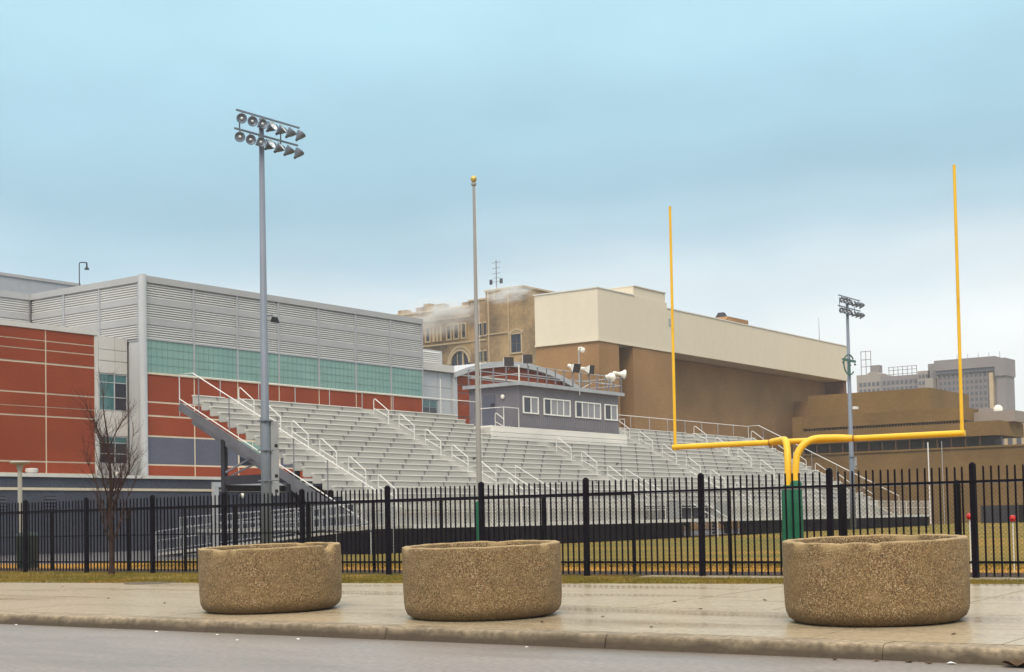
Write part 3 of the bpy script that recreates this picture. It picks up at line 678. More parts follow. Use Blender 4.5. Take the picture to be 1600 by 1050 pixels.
obj('wall_light', MB().lathe([(.001, 0), (.14, .02), (.16, .12), (.08, .2), (.001, .21)], 14, (-65.3, 62.2, 3.25), (1, 0, 0)), M['horn'], SB, smooth=True)
for (yy, r, zt, lab) in ((47.76, .33, 4.66, 'round white vent cap on the low roof, beside the post lamp'), (53.5, .24, 4.58, 'small white vent cap on the low roof, behind the bare tree')):
    mb = MB(); mb.lathe([(r*.8, 4.37), (r*.85, 4.45), (r, 4.47), (r, zt-.03), (r*.9, zt), (.001, zt+.02)], 20, (-65.85, yy, 0))
    tag(obj('vent_cap', mb, M['white_panel'], smooth=True), lab, 'vent', 'vent caps on the low roof')
def roof_lamp():
    T = thing('roof_lamp', 'thin lamp pole with hooked arm on the left school roof', 'lamp', (-85, 65.7, 16.66))
    obj('pole', MB().tube([(-85, 65.7, 16.66), (-85, 65.7, 20.15), (-85, 65.75, 20.24), (-85, 65.9, 20.27), (-85, 66.35, 20.32)], .035, 6), M['dark_steel'], T, smooth=True)
    obj('lamp_head', MB().lathe([(.001, 20.32), (.05, 20.3), (.06, 20.0), (.16, 19.9), (.17, 19.82), (.001, 19.82)], 12, (-85, 66.35, 0)), M['dark_steel'], T, smooth=True)
roof_lamp()

# ================================================================ ARCHED HALL
AH = thing('arched_hall', 'low red hall with a curved grey roof beside the louvered school', 'building', (-72, 98, .14))
obj('wall', MB().box(-95, -72.12, 87.3, 111, .14, 12.9), M['pier'], AH)
for (y0, y1) in ((85.5, 87.75), (87.75, 89.65), (89.65, 91.4)):
    for z0, z1 in ((4.4, 7.0), (7.03, 8.4), (8.43, 9.9), (11.0, 12.0), (12.03, 13.2)) if y0 > 87 and y0 < 89 else ((4.4, 7.0), (7.03, 8.4), (8.43, 9.9), (9.93, 10.97), (11.0, 12.0), (12.03, 13.2)):
        panel('grey_panel', M['pier'], AH, -72.12, -72.02, y0+.02, y1-.02, z0, z1) if y0 > 87 or True else None
wn = panel('window', M['mullion'], AH, -72.12, -72.10, 87.8, 89.6, 9.93, 10.97)
for k in range(2):
    obj('pane', MB().box(-72.10, -72.09, 87.84+k*.9, 88.64+k*.9, 10.42, 10.93), M['glass'], wn); obj('pane', MB().box(-72.10, -72.09, 87.84+k*.9, 88.64+k*.9, 9.97, 10.38), M['glass_dark'], wn)
obj('pier', MB().box(-72.1, -71.8, 91.42, 91.85, .14, 13.2), M['pier'], AH)
def arch_z(y): return 13.2+1.45*(1-((y-100.3)/8.9)**2)
for (z0, z1) in ((4.4, 6.2), (6.28, 8.0), (8.08, 9.8), (9.88, 10.9), (10.98, 11.75), (11.83, 12.38), (12.46, 13.1)):
    for y0, y1 in ((91.9, 95.6), (95.7, 99.4), (99.5, 103.2), (103.3, 107.0), (107.1, 109.2)):
        panel('red_panel', M['red_panel'], AH, -72.12, -72.0, y0, y1, z0, z1)
mb = MB(); ys = [91.9+17.3*k/20 for k in range(21)]
for a, b in zip(ys, ys[1:]): mb.hexa([(-72.1, a, 13.12), (-72.1, b, 13.12), (-72.02, b, 13.12), (-72.02, a, 13.12)], [(-72.1, a, max(13.15, arch_z(a)-.35)), (-72.1, b, max(13.15, arch_z(b)-.35)), (-72.02, b, max(13.15, arch_z(b)-.35)), (-72.02, a, max(13.15, arch_z(a)-.35))])
obj('gable_infill', mb, M['red_panel'], AH)
mb = MB(); ys = [91.4+17.8*k/24 for k in range(25)]
for a, b in zip(ys, ys[1:]):
    za, zb = arch_z(a), arch_z(b)
    mb.hexa([(-95, a, za-.32), (-95, b, zb-.32), (-71.6, b, zb-.32), (-71.6, a, za-.32)], [(-95, a, za+.12), (-95, b, zb+.12), (-71.6, b, zb+.12), (-71.6, a, za+.12)])
obj('curved_roof', mb, M['arch_roof'], AH, smooth=True)
obj('string_course', MB().box(-72.1, -71.9, 91.9, 109.2, 13.105, 13.24), M['white_trim'], AH)
obj('canopy_fascia', MB().box(-78, -71.7, 85.45, 91.38, 13.24, 13.80), M['white_panel'], AH)
obj('louver_box', MB().box(-80, -73.1, 88.2, 91.6, 13.8, 15.1), M['pier'], AH)
obj('louver_slats', slats('x', 88.5, 91.3, 13.9, 15.0, .15, -73.1), M['louver'], AH, kind='stuff')

# ================================================================ OLD SCHOOL
OS = thing('old_school', 'tall sooty tan brick school with stone window surrounds and stepped roofline', 'building', (-112, 150, .14))
OY = 150.0
obj('low_wing', MB().box(-160, -114.72, OY, OY+22, .1, 29.2), M['old_brick'], OS)
obj('mid_wing', MB().box(-114.7, -111.82, OY-.3, OY+22, .1, 29.85), M['old_brick'], OS)
obj('stair_tower', MB().box(-111.8, -105.95, OY-.8, OY+15, .1, 30.7), M['old_brick'], OS)
obj('tower_coping', MB().box(-111.95, -105.8, OY-.95, OY+15.1, 30.7, 30.92), M['old_stone'], OS)
obj('mid_coping', MB().box(-114.95, -111.96, OY-.45, OY+22, 29.85, 30.05), M['old_stone'], OS)
obj('parapet_coping', MB().box(-160, -114.96, OY-.15, OY+.5, 29.2, 29.45), M['old_stone'], OS)
for k, (x0, x1, zt) in enumerate(((-123.9, -122.8, 30.0), (-122.6, -121.6, 30.35), (-120.6, -119.2, 30.1), (-116.2, -115.0, 29.9), (-127, -125.6, 29.9))):
    obj('parapet_block', MB().box(x0, x1, OY-.1, OY+1, 29.45, zt), M['old_brick'], OS)
for z in (24.62, 27.95): obj('string_course', MB().box(-160, -114.73, OY-.14, OY, z, z+.22), M['old_stone'], OS)
obj('string_course', MB().box(-111.8, -105.95, OY-.95, OY-.8, 25.15, 25.3), M['old_stone'], OS)
obj('string_course', MB().box(-114.7, -111.82, OY-.42, OY-.3, 24.6, 24.8), M['old_stone'], OS)
def old_window(x0, x1, z0, z1, y, panes=1, frame=True):
    wf = MB(); t = .18
    wf.box(x0-t, x0, y-.14, y, z0-t, z1+t).box(x1, x1+t, y-.14, y, z0-t, z1+t).box(x0, x1, y-.14, y, z1, z1+t).box(x0, x1, y-.17, y, z0-t, z0)
    o = obj('window', wf, M['old_stone'], OS)
    w_ = (x1-x0)/panes
    for k in range(panes):
        obj('pane', MB().box(x0+k*w_+.03, x0+(k+1)*w_-.03, y-.03, y-.012, z0+.03, (z0+z1)/2-.03), M['glass_dark'], o)
        obj('pane', MB().box(x0+k*w_+.03, x0+(k+1)*w_-.03, y-.05, y-.012, (z0+z1)/2+.01, z1-.03), M['glass_dark'], o)
    return o
for x0, x1 in ((-122.25, -121.65), (-118.7, -118.15), (-117.5, -116.9), (-116.25, -115.7), (-125.6, -125.0), (-127.8, -127.2)):
    old_window(x0, x1, 25.35, 27.1, OY)
for x0 in (-121.0, -120.4, -119.8): obj('blind_panel', MB().box(x0-.2, x0+.2, OY-.09, OY, 25.2, 27.2), M['old_stone'], OS)
for x0, x1 in ((-113.4, -112.8), (-112.55, -112.0)):
    old_window(x0, x1, 25.3, 26.85, OY-.3); old_window(x0, x1, 21.9, 23.25, OY-.3)
old_window(-107.85, -105.98+.0-.35, 22.6, 24.9, OY-.8, 2)
arch = MB()
for k in range(12):
    a0, a1 = math.pi*k/12, math.pi*(k+1)/12; cx_, cz_ = -107.03, 24.95; r0, r1 = .82, 1.05
    arch.hexa([(cx_+r0*math.cos(a0), OY-1.0, cz_+.5*r0*math.sin(a0)), (cx_+r1*math.cos(a0), OY-1.0, cz_+.6*r1*math.sin(a0)), (cx_+r1*math.cos(a1), OY-1.0, cz_+.6*r1*math.sin(a1)), (cx_+r0*math.cos(a1), OY-1.0, cz_+.5*r0*math.sin(a1))],
              [(cx_+r0*math.cos(a0), OY-.8, cz_+.5*r0*math.sin(a0)), (cx_+r1*math.cos(a0), OY-.8, cz_+.6*r1*math.sin(a0)), (cx_+r1*math.cos(a1), OY-.8, cz_+.6*r1*math.sin(a1)), (cx_+r0*math.cos(a1), OY-.8, cz_+.5*r0*math.sin(a1))])
obj('window_arch', arch, M['old_stone'], OS)
old_window(-110.3, -108.9, 29.75, 30.25, OY-.8, 2)
# big arched doorway window on the low wing
arch = MB(); cx_, cz_ = -116.6, 22.0
for k in range(16):
    a0, a1 = math.pi*k/16, math.pi*(k+1)/16
    for r0, r1, d in ((1.45, 1.75, .3), (1.85, 2.1, .2)):
        P = lambda r, a, y: (cx_+r*math.cos(a), y, cz_+1.1*r*math.sin(a))
        arch.hexa([P(r0, a0, OY-d), P(r1, a0, OY-d), P(r1, a1, OY-d), P(r0, a1, OY-d)], [P(r0, a0, OY), P(r1, a0, OY), P(r1, a1, OY), P(r0, a1, OY)])
obj('arch_surround', arch, M['old_stone'], OS)
pn = MB(); pts = [(cx_-1.44, OY-.02, 19), (cx_+1.44, OY-.02, 19)]+[(cx_+1.44*math.cos(math.pi*k/16), OY-.02, cz_+1.1*1.44*math.sin(math.pi*k/16)) for k in range(17)]
pn.poly(pts); obj('arch_pane', pn, M['glass_dark'], OS)
obj('arch_mullion', MB().box(cx_+.35, cx_+.6, OY-.2, OY-.03, 19, 23.4).box(cx_-.5, cx_-.42, OY-.14, OY-.03, 19, 23.4), M['old_stone'], OS)
for x_ in (-108.15, -111.3): obj('buttress', MB().box(x_-.07, x_+.07, OY-1.0, OY-.8, 20, 30.6), M['old_stone'], OS)
def roof_antenna():
    T = thing('roof_antenna', 'thin lattice antenna with cross arms on the old school tower roof', 'antenna', (-112.1, 152, 30.05))
    obj('mast', MB().tube([(-112.1, 152, 29.9), (-112.1, 152, 35.2)], .06, 6), M['steel'], T)
    for z, w_ in ((34.9, .75), (34.2, .6), (33.5, .7), (32.9, .5), (32.4, 1.0)): obj('cross_arm', MB().bar((-112.1-w_, 152, z), (-112.1+w_, 152, z), .05), M['steel'], T)
    for dx in (-.95, -.7, .7, .95): obj('panel_antenna', MB().box(-112.1+dx-.06, -112.1+dx+.06, 151.85, 152, 32.1, 32.75), M['dark_steel'], T)
roof_antenna()

# ================================================================ GYM
GY = thing('gymnasium', 'large windowless gymnasium with a cream upper band over brown brick walls', 'building', (-72, 140, .2))
GX = -72.0
obj('wall', MB().box(-79, GX, 113.2, 116.7, .2, 17.8), M['gym_brick'], GY)
obj('slot_wall', MB().box(-79, GX-1.6, 116.7, 119.2, .2, 17.8), M['gym_dark'], GY)
obj('wall', MB().box(-79, GX, 119.2, 126.9, .2, 17.8), M['gym_brick'], GY)
obj('recessed_wall', MB().box(-79.0, GX-2.8, 126.9, 170, .2, 17.8), M['gym_brick'], GY)
obj('end_wall', MB().box(-78.8, GX-.25, 169.2, 169.95, .2, 17.8), M['gym_dark'], GY)
obj('end_pier', MB().box(-78.9, GX-.1, 160.5, 169.15, .2, 15.0), M['gym_brick'], GY)
obj('upper_band', MB().box(-79, GX+.05, 113.1, 125.75, 17.83, 22.62), M['gym_band'], GY)
obj('upper_band', MB().box(-79.1, GX+.05, 125.752, 170.2, 17.83, 22.05), M['gym_band'], GY)
obj('roof_penthouse', MB().box(-78.9, GX-.05, 119.6, 125.6, 22.62, 23.55), M['gym_band'], GY)
obj('coping', MB().box(-79.15, GX+.12, 125.8, 170.3, 22.05, 22.15), M['white_trim'], GY)
obj('coping', MB().box(-79.1, GX+.12, 113.0, 119.6, 22.62, 22.72), M['white_trim'], GY)
obj('coping', MB().box(-79.1, GX+.06, 119.55, 125.7, 23.55, 23.64), M['white_trim'], GY)
obj('band_sill', MB().box(-79.02, GX+.1, 113.0, 126.9, 17.76, 17.9), M['gym_band'], GY)
for k in range(14):
    yy = 129+3*k
    if yy < 170: obj('panel_joint', MB().box(GX+.05, GX+.056, yy-.012, yy+.012, 17.9, 22.0), M['gym_band'], GY)
obj('wall_vent', MB().box(GX+.05, GX+.12, 126.0, 126.5, 20.4, 21.1), M['mullion'], GY)
def roof_unit():
    T = thing('roof_unit', 'low tan hatch with a dark vent on the long gymnasium roof', 'roof vent', (-72.6, 141.5, 22.16))
    obj('curb_box', MB().hexa([(-76, 138.7, 22.15), (-72.4, 138.7, 22.15), (-72.4, 144.2, 22.15), (-76, 144.2, 22.15)], [(-76, 139.5, 22.75), (-72.4, 139.5, 22.75), (-72.4, 144.2, 22.75), (-76, 144.2, 22.75)]), M['gym_brick'], T)
    obj('vent', MB().hexa([(-74, 139.6, 22.75), (-73, 139.6, 22.75), (-73, 140.7, 22.75), (-74, 140.7, 22.75)], [(-73.8, 139.9, 23.3), (-73.2, 139.9, 23.3), (-73.2, 140.3, 23.3), (-73.8, 140.3, 23.3)]), M['dark_steel'], T)
roof_unit()
tag(obj('roof_mast', MB().tube([(-73, 164, 22.1), (-73, 164, 25.2)], [.05, .02], 6), M['steel']), 'thin bare mast at the far end of the gymnasium roof', 'mast')

# ================================================================ BROWN BUILDING (right)
BB = thing('brown_building', 'long low brown brick building with dark window strips at the right', 'building', (-55, 150, .2))
obj('upper_block', MB().box(-71.5, -57.2, 157, 170, .2, 15.2), M['brown_brick'], BB)
obj('wall', MB().box(-69.8, -51.0, 150, 156.9, 9.25, 10.68), M['brown_brick'], BB)
obj('wall', MB().box(-69.8, -51.0, 150.02, 156.88, 10.98, 12.3), M['brown_brick'], BB)
obj('groove', MB().box(-69.6, -51.0, 150.35, 156.8, 10.68, 10.98), M['dark_steel'], BB)
gsl = MB()
for k in range(60): gsl.box(-69.5+k*.31, -69.5+k*.31+.1, 150.2, 150.35, 10.7, 10.96)
obj('groove_fins', gsl, M['brown_brick'], BB, kind='stuff')
obj('wall', MB().box(-50.98, -47.4, 150.01, 158, 9.25, 10.75), M['brown_brick'], BB)
obj('lower_wall', MB().box(-69.8, 30, 150.005, 170, .2, 8.12), M['brown_brick'], BB)
obj('ledge', MB().box(-69.85, 30.1, 149.85, 150.0, 8.02, 8.2), M['brown_brick'], BB)
obj('window_back', MB().box(-69.7, -47.5, 150.6, 151, 8.12, 9.25), M['dark_steel'], BB)
wx = -69.0
while wx < -48.0:
    w_ = obj('window', MB().box(wx-.06, wx, 150.2, 150.6, 8.13, 9.24), M['gym_dark'], BB)
    obj('pane', MB().box(wx+.01, wx+1.4, 150.5, 150.58, 8.18, 9.2), M['tinted'], w_); wx += 1.5
obj('pier', MB().box(-70.2, -69.0, 149.9, 157, .2, 12.32), M['brown_brick'], BB)
obj('rooftop_plant', MB().box(-52.2, -46.8, 153, 157, 10.75, 11.9).box(-50.6, -49.6, 153.3, 155, 11.9, 12.3), M['tower2'], BB)
# far pale block with windows at the right edge
PB = thing('pale_block', 'pale low building with tall narrow windows behind the brown one', 'building', (-60, 215, .2))
obj('wall', MB().box(-70, -46, 215, 230, .2, 15.0), M['old_stone'], PB)
for k in range(14):
    for z0, z1 in ((9.4, 10.4), (11.2, 13.3)):
        w_ = obj('window', MB().box(-68.0+k*1.25-.06, -68.0+k*1.25+.66, 214.9, 215, z0-.06, z1+.06), M['tower2'], PB)
        obj('pane', MB().box(-68.0+k*1.25, -68.0+k*1.25+.6, 214.86, 214.9, z0, z1), M['tower_win'], w_)

# ================================================================ FAR TOWERS
def tower_windows(T, x0, x1, y, zs, h, n, frac=.6, name='window'):
    w_ = (x1-x0)/n
    for z in zs:
        for k in range(n):
            a = x0+w_*k+w_*(1-frac)/2
            obj(name, MB().box(a, a+w_*frac, y-.12, y, z, z+h), M['tower_win'], T)
def far_towers():
    T = thing('office_tower', 'wide grey office tower with an overhanging top in the far right haze', 'tower', (-117, 350, 0))
    obj('wall', MB().box(-128.3, -125.7, 352, 366, 0, 38.2), M['tower'], T)
    obj('wall', MB().box(-125.68, -111.05, 350.6, 364, 0, 35.19), M['tower'], T)
    obj('overhang', MB().box(-125.9, -111.2, 349.6, 364, 36.1, 38.6), M['tower'], T)
    obj('window_band', MB().box(-125.6, -111.2, 350.0, 364, 35.2, 36.1), M['tower_win'], T)
    obj('corner_block', MB().box(-111.19, -108.6, 349.5, 357, 33.8, 38.0), M['tower'], T)
    obj('corner_shaft', MB().box(-111.0, -108.9, 350, 356.6, 0, 33.8), M['tower'], T)
    obj('fin', MB().box(-112.6, -111.7, 349.6, 350.6, 0, 34.7), M['old_stone'], T)
    tower_windows(T, -125.2, -113.2, 350.6, [21+1.45*k for k in range(10)], .75, 11)
    for k in range(12): obj('mullion', MB().box(-125.3+k*1.09-.1, -125.3+k*1.09+.1, 350.3, 350.6, 18, 35.2), M['tower'], T)
    for k in range(5): obj('roof_pipe', MB().tube([(-122+k*2.6, 355, 38.6), (-122+k*2.6, 355, 40.2)], .06, 5), M['steel'], T)
    T = thing('stepped_tower', 'stepped pale tower standing left of the grey office tower', 'tower', (-130, 352, 0))
    obj('wall', MB().box(-131, -127.9, 352, 364, 0, 36.6), M['tower2'], T)
    obj('wall', MB().box(-127.88, -125.9, 348.6, 351.9, 0, 34.4), M['tower2'], T)
    tower_windows(T, -130.9, -128.1, 352, [22+1.6*k for k in range(9)], .9, 3)
    T = thing('flat_tower', 'flat roofed far block carrying a steel sign frame', 'tower', (-136, 353, 0))
    obj('wall', MB().box(-141, -131.02, 353, 364, 0, 36.0), M['tower'], T)
    tower_windows(T, -140.6, -131.4, 353, [22+1.7*k for k in range(8)], .95, 8)
    T = thing('round_top_tower', 'narrow far tower partly hidden by the cream gymnasium end', 'tower', (-143.5, 353.5, 0))
    obj('wall', MB().box(-147.5, -141.02, 353.5, 364, 0, 36.9), M['tower2'], T)
    mb = MB()
    for k in range(8):
        a0, a1 = math.pi*k/8, math.pi*(k+1)/8; P = lambda a, y: (-143.3+1.6*math.cos(a), y, 36.9+.7*math.sin(a)); mb.hexa([P(a0, 354), P(a0, 360), P(a1, 360), P(a1, 354)], [(-143.3, 354, 36.9), (-143.3, 360, 36.9), (-143.3, 360, 36.91), (-143.3, 354, 36.91)])
    obj('domed_roof', mb, M['tower2'], T)
    tower_windows(T, -147, -141.3, 353.5, [22+1.7*k for k in range(8)], 1.0, 5)
    T = thing('sign_frame', 'rusty open sign frame on the flat far roof, seen right of the logo', 'sign frame', (-136, 355, 36), 'open steel sign frames on far roofs')
    for k in range(7): obj('upright', MB().bar((-139.5+k*1.2, 355, 36.0), (-139.5+k*1.2, 355, 38.5), .12), M['tower'], T)
    for z in (36.6, 37.6, 38.4): obj('rail', MB().bar((-139.6, 355, z), (-132.2, 355, z), .12), M['tower'], T)
    T = thing('sign_frame', 'tall narrow steel frame on the far roof just beside the gymnasium end', 'sign frame', (-145.5, 356, 36.9), 'open steel sign frames on far roofs')
    for x_ in (-147.2, -145.9, -144.6): obj('upright', MB().bar((x_, 356, 36.9), (x_, 356, 43.2), .14), M['tower'], T)
    for z in (39.2, 41.0, 43.1): obj('rail', MB().bar((-147.3, 356, z), (-144.5, 356, z), .14), M['tower'], T)
    obj('tank', MB().box(-144.8, -142.4, 356, 358, 37.6, 39.4), M['tower'], T)
    T = thing('satellite_dish', 'round pale satellite dish on the roof below the grey tower', 'satellite dish', (-54.3, 170, 10))
    obj('dish', MB().lathe([(.001, .12), (.25, .09), (.5, .0), (.5, -.04), (.001, .06)], 20, (-54.6, 172.5, 13.5), (.5, -1, .3)), M['horn'], T, smooth=True)
    obj('stand', MB().tube([(-54.6, 172.7, 8.1), (-54.6, 172.6, 13.4)], .08, 6), M['steel'], T)
far_towers()

# ================================================================ BLEACHERS
BL = thing('bleachers', 'large aluminium stadium bleachers with six aisles rising behind the fence', 'bleachers', (-40, 45.7, .2))
Y0, Y1, WY1 = 45.7, 103.0, 109.0
NR = 18; RX, RZ = .575, .296
def tz(i): return 2.0+RZ*i                       # foot level of row i
def sx(i): return -41.62-RX*i                    # centre of the seat plank of row i
AIS = [48.5, 58.1, 70.0, 82.1, 92.6, 101.6]; AW = .62
PBY0, PBY1 = 65.6, 80.0                           # the press box deck replaces the top rows here
TOPCUT = 13
secs = []
e = Y0+.35
for a in AIS: secs.append((e, a-AW)); e = a+AW
secs.append((e, Y1-.15))
for i in range(NR):
    x = sx(i)
    for (a, b) in secs:
        spans = [(a, b)]
        if i >= TOPCUT:
            spans = []
            if a < PBY0: spans.append((a, min(b, PBY0)))
            if b > PBY1: spans.append((max(a, PBY1), b))
        for (p, q) in spans:
            if q-p < .3: continue
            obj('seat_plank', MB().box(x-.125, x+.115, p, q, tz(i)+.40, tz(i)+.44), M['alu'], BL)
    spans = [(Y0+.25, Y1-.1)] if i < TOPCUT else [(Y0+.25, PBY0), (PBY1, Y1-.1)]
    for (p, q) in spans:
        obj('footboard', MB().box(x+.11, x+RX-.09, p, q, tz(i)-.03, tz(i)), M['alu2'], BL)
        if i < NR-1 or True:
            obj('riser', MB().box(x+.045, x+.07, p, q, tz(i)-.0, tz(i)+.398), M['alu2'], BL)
br = MB(); Rb = random.Random(4)
for i in range(NR):
    x = sx(i)
    for (a, b) in secs:
        y = a+.5+(i % 2)*.9
        while y < b-.2:
            if not (i >= TOPCUT and PBY0 < y < PBY1): br.box(x+.07, x+.13, y-.06, y+.06, tz(i)+.33, tz(i)+.40).box(x+.07, x+.10, y-.025, y+.025, tz(i)+.20, tz(i)+.33)
            y += 1.83
obj('seat_brackets', br, M['bracket'], BL, kind='stuff')
for a in AIS:
    for i in range(NR):
        if i >= TOPCUT and PBY0 < a < PBY1: continue
        obj('aisle_step', MB().box(sx(i)+.072, sx(i)+.30, a-.38, a+.38, tz(i)+.12, tz(i)+.158), M['step'], BL)
# aisle handrails: short loops with a gap between them
def loop(a, i, n=1.75):
    x1 = sx(i)+.25; z1 = tz(i); x0 = x1-RX*n; z0 = z1+RZ*n; r = .024; sl = RZ/RX
    mb = MB()
    mb.tube([(x1, a, z1), (x1, a, z1+.78), (x1-.03, a, z1+.86), (x1-.12, a, z1+.93), (x0+.12, a, z0+.97), (x0+.03, a, z0+.98), (x0, a, z0+.90), (x0-.0, a, z0-.02)], r, 7)
    mb.tube([(x1, a, z1+.50), (x0, a, z0+.50)], r*.9, 6)
    obj('handrail', mb, M['bright'], BL, smooth=True)
for a in AIS:
    for i in (0, 3, 6, 9, 12, 15):
        if i >= TOPCUT-1 and PBY0+.5 < a < PBY1-.5: continue
        loop(a, i)
# near and far end guards
def end_guard(y, mid=True):
    p0, p1 = (-51.95, 7.30), (-41.15, 1.75)
    s = (p1[1]-p0[1])/(p1[0]-p0[0]); zz = lambda x: p0[1]+s*(x-p0[0])
    obj('end_stringer', MB().bar((p0[0], y, p0[1]-.33), (p1[0]+.8, y, zz(p1[0]+.8)-.33), .07, .36), M['stringer'], BL)
    obj('end_rail', MB().tube([(p0[0], y, p0[1]), (p1[0]+.9, y, zz(p1[0]+.9))], .028, 8), M['bright'], BL, smooth=True)
    t = MB().tube([(-51.95, y, 7.25), (-51.95, y, 8.43), (-51.05, y, 8.43), (-40.0, y, 2.72), (-40.0, y, 1.3)], .026, 8)
    obj('end_rail', t, M['bright'], BL, smooth=True)
    for k in range(6):
        x = -50.7+k*1.98; obj('rail_post', MB().tube([(x, y+.03, zz(x)-.35), (x, y+.03, 8.43-(x+51.05)*.5168)], .028, 6), M['steel'], BL, smooth=True)
end_guard(Y0); end_guard(Y1)
# saw-tooth stringers carrying the rows
for k in range(13):
    y = Y0+.6+k*4.65
    obj('stringer', MB().bar((-51.7, y, 6.35), (-41.3, y, 1.0), .09, .38), M['dark_steel'] if k else M['steel'], BL)
    for x, zt in ((-49.68, 5.35), (-45.6, 3.2), (-41.4, 1.0)):
        obj('column', MB().box(x-.11, x+.11, y-.11, y+.11, .1, zt), M['dark_steel'], BL)
    if k % 3 == 0: obj('brace', MB().bar((-49.5, y, 3.6), (-46.0, y, 5.0-.3), .07), M['steel'] if k == 0 else M['dark_steel'], BL)
obj('frame_beam', MB().box(-49.7, -45.3, Y0+.5, Y0+.72, 3.28, 3.68), M['dark_steel'], BL)
for x in (-49.68, -45.6): obj('frame_beam', MB().box(x-.1, x+.1, Y0+.8, Y1-.5, 3.0 if x < -48 else 2.6, 3.28 if x < -48 else 2.88), M['dark_steel'], BL)
obj('brace', MB().bar((-49.4, Y0+.45, 3.85), (-47.6, Y0+.45, 4.5), .08), M['steel'], BL)
# back guard rail
for (p, q) in ((Y0, 68.3), (80.5, Y1)):
    obj('back_rail', MB().tube([(-51.95, p, 8.40), (-51.95, q, 8.40)], .026, 6), M['alu'], BL, smooth=True)
    n = int((q-p)/2.4)
    for k in range(n+1): yy = p+(q-p)*k/n; obj('back_post', MB().tube([(-51.95, yy, 6.5), (-51.95, yy, 8.40)], .024, 6), M['galv'], BL, smooth=True)
# front walkway
obj('walkway', MB().box(-41.45, -40.0, Y0-1.0, WY1, 1.24, 1.30), M['alu2'], BL)
obj('walkway_edge', MB().box(-40.0, -39.95, Y0-1.0, WY1, 1.16, 1.34), M['bright'], BL)
obj('front_riser', MB().box(-41.5, -41.46, Y0+.3, Y1-.1, 1.30, 1.98), M['alu2'], BL)
gx = -39.98
for (p, q) in ((Y0-1, 69.2), (76.6, WY1)):
    obj('front_rail', MB().tube([(gx, p, 2.32), (gx, q, 2.32)], .024, 6), M['bright'], BL, smooth=True)
    obj('front_rail', MB().tube([(gx, p, 1.85), (gx, q, 1.85)], .018, 6), M['alu'], BL, smooth=True)
    n = int((q-p)/2.2)
    for k in range(n+1): yy = p+(q-p)*k/n; obj('front_post', MB().tube([(gx, yy, 1.3), (gx, yy, 2.32)], .024, 6), M['alu'], BL, smooth=True)
    n = int((q-p)/2.2); lat = MB()
    for k in range(int((q-p)/.14)): yy = p+.14*k; lat.bar((gx, yy, 1.36), (gx, yy, 2.30), .012)
    obj('infill_bars', lat, M['alu'], BL, kind='stuff')
# skirt cloth panels
ys = Y0+1.0
while ys < WY1-.1:
    y2 = min(ys+2.4, WY1); j = random.uniform(-.03, .03)
    if not (69.6 < ys < 76):
        obj('skirt_panel', MB().hexa([(-40.04+j, ys+.01, fz(ys)-.05), (-40.02+j, ys+.01, fz(ys)-.05), (-40.02-j, y2-.01, fz(y2)-.05), (-40.04-j, y2-.01, fz(y2)-.05)], [(-40.02, ys+.01, 1.2), (-40.0, ys+.01, 1.2), (-40.0, y2-.01, 1.2), (-40.02, y2-.01, 1.2)]), M['skirt'], BL)
    ys = y2
obj('skirt_panel', MB().box(-43.5, -43.4, 69, 77, .1, 1.3), M['skirt'], BL)
# stair opening in the middle of the front
obj('opening_wall', MB().box(-41.4, -41.3, 69.4, 76.4, 1.3, 2.1), M['dark_steel'], BL)
for k in range(6): obj('stair_tread', MB().box(-40.0+.0+k*.28, -39.72+k*.28, 72.2, 73.6, 1.12-k*.17, 1.16-k*.17), M['steel'], BL)
for yy in (72.15, 73.65): obj('stair_rail', MB().tube([(-40.0, yy, 1.3), (-40.0, yy, 2.25), (-38.4, yy, 1.25), (-38.4, yy, .3)], .024, 6), M['bright'], BL, smooth=True)
obj('gate_panel', MB().box(-39.97, -39.93, 69.3, 70.9, 1.36, 2.25), M['galv'], BL); obj('gate_panel', MB().box(-39.97, -39.93, 74.9, 76.5, 1.36, 2.25), M['galv'], BL)
for yy in (57.3, 58.9, 69.25, 76.6):
    obj('walkway_rail', MB().tube([(-42.5, yy, tz(1)), (-42.5, yy, 4.15), (-40.0, yy, 2.75), (-40.0, yy, 1.3)], .026, 7), M['bright'], BL, smooth=True)
# ================================================================ ACCESS RAMP
RP = thing('access_ramp', 'low metal access ramp with railings at the near end of the bleachers', 'ramp', (-45, 43.8, .2))
def ramp_z(x): return .28+(x+50.5)*1.02/12.5
def run(y0, y1, xa, xb, zf, nm):
    obj(nm, MB().hexa([(xa, y0, zf(xa)-.12), (xb, y0, zf(xb)-.12), (xb, y1, zf(xb)-.12), (xa, y1, zf(xa)-.12)], [(xa, y0, zf(xa)), (xb, y0, zf(xb)), (xb, y1, zf(xb)), (xa, y1, zf(xa))]), M['alu2'], RP)
run(43.0, 44.3, -50.5, -38.0, ramp_z, 'ramp_deck'); run(44.4, 45.5, -49.5, -38.0, lambda x: 1.30, 'landing')
for y, zf in ((43.0, ramp_z), (44.35, lambda x: max(ramp_z(x), .9+.035*(x+50)))):
    for dz, r in ((.95, .026), (.55, .02), (.12, .02)):
        obj('ramp_rail', MB().tube([(-50.5, y, zf(-50.5)+dz), (-38, y, zf(-38)+dz)], r, 6), M['galv'], RP, smooth=True)
    for k in range(8): x = -50.5+12.5*k/7; obj('ramp_post', MB().tube([(x, y, .15), (x, y, zf(x)+.95)], .026, 6), M['galv'], RP, smooth=True)
    lat = MB()
    for k in range(80): x = -50.4+k*.156; lat.bar((x, y, zf(x)+.12), (x, y, zf(x)+.93), .014)
    obj('infill_bars', lat, M['galv'], RP, kind='stuff')
obj('ramp_rail', MB().tube([(-48.3, 45.6, .2), (-48.3, 45.6, 1.95), (-38.2, 45.0, 2.30)], .026, 6), M['galv'], RP, smooth=True)
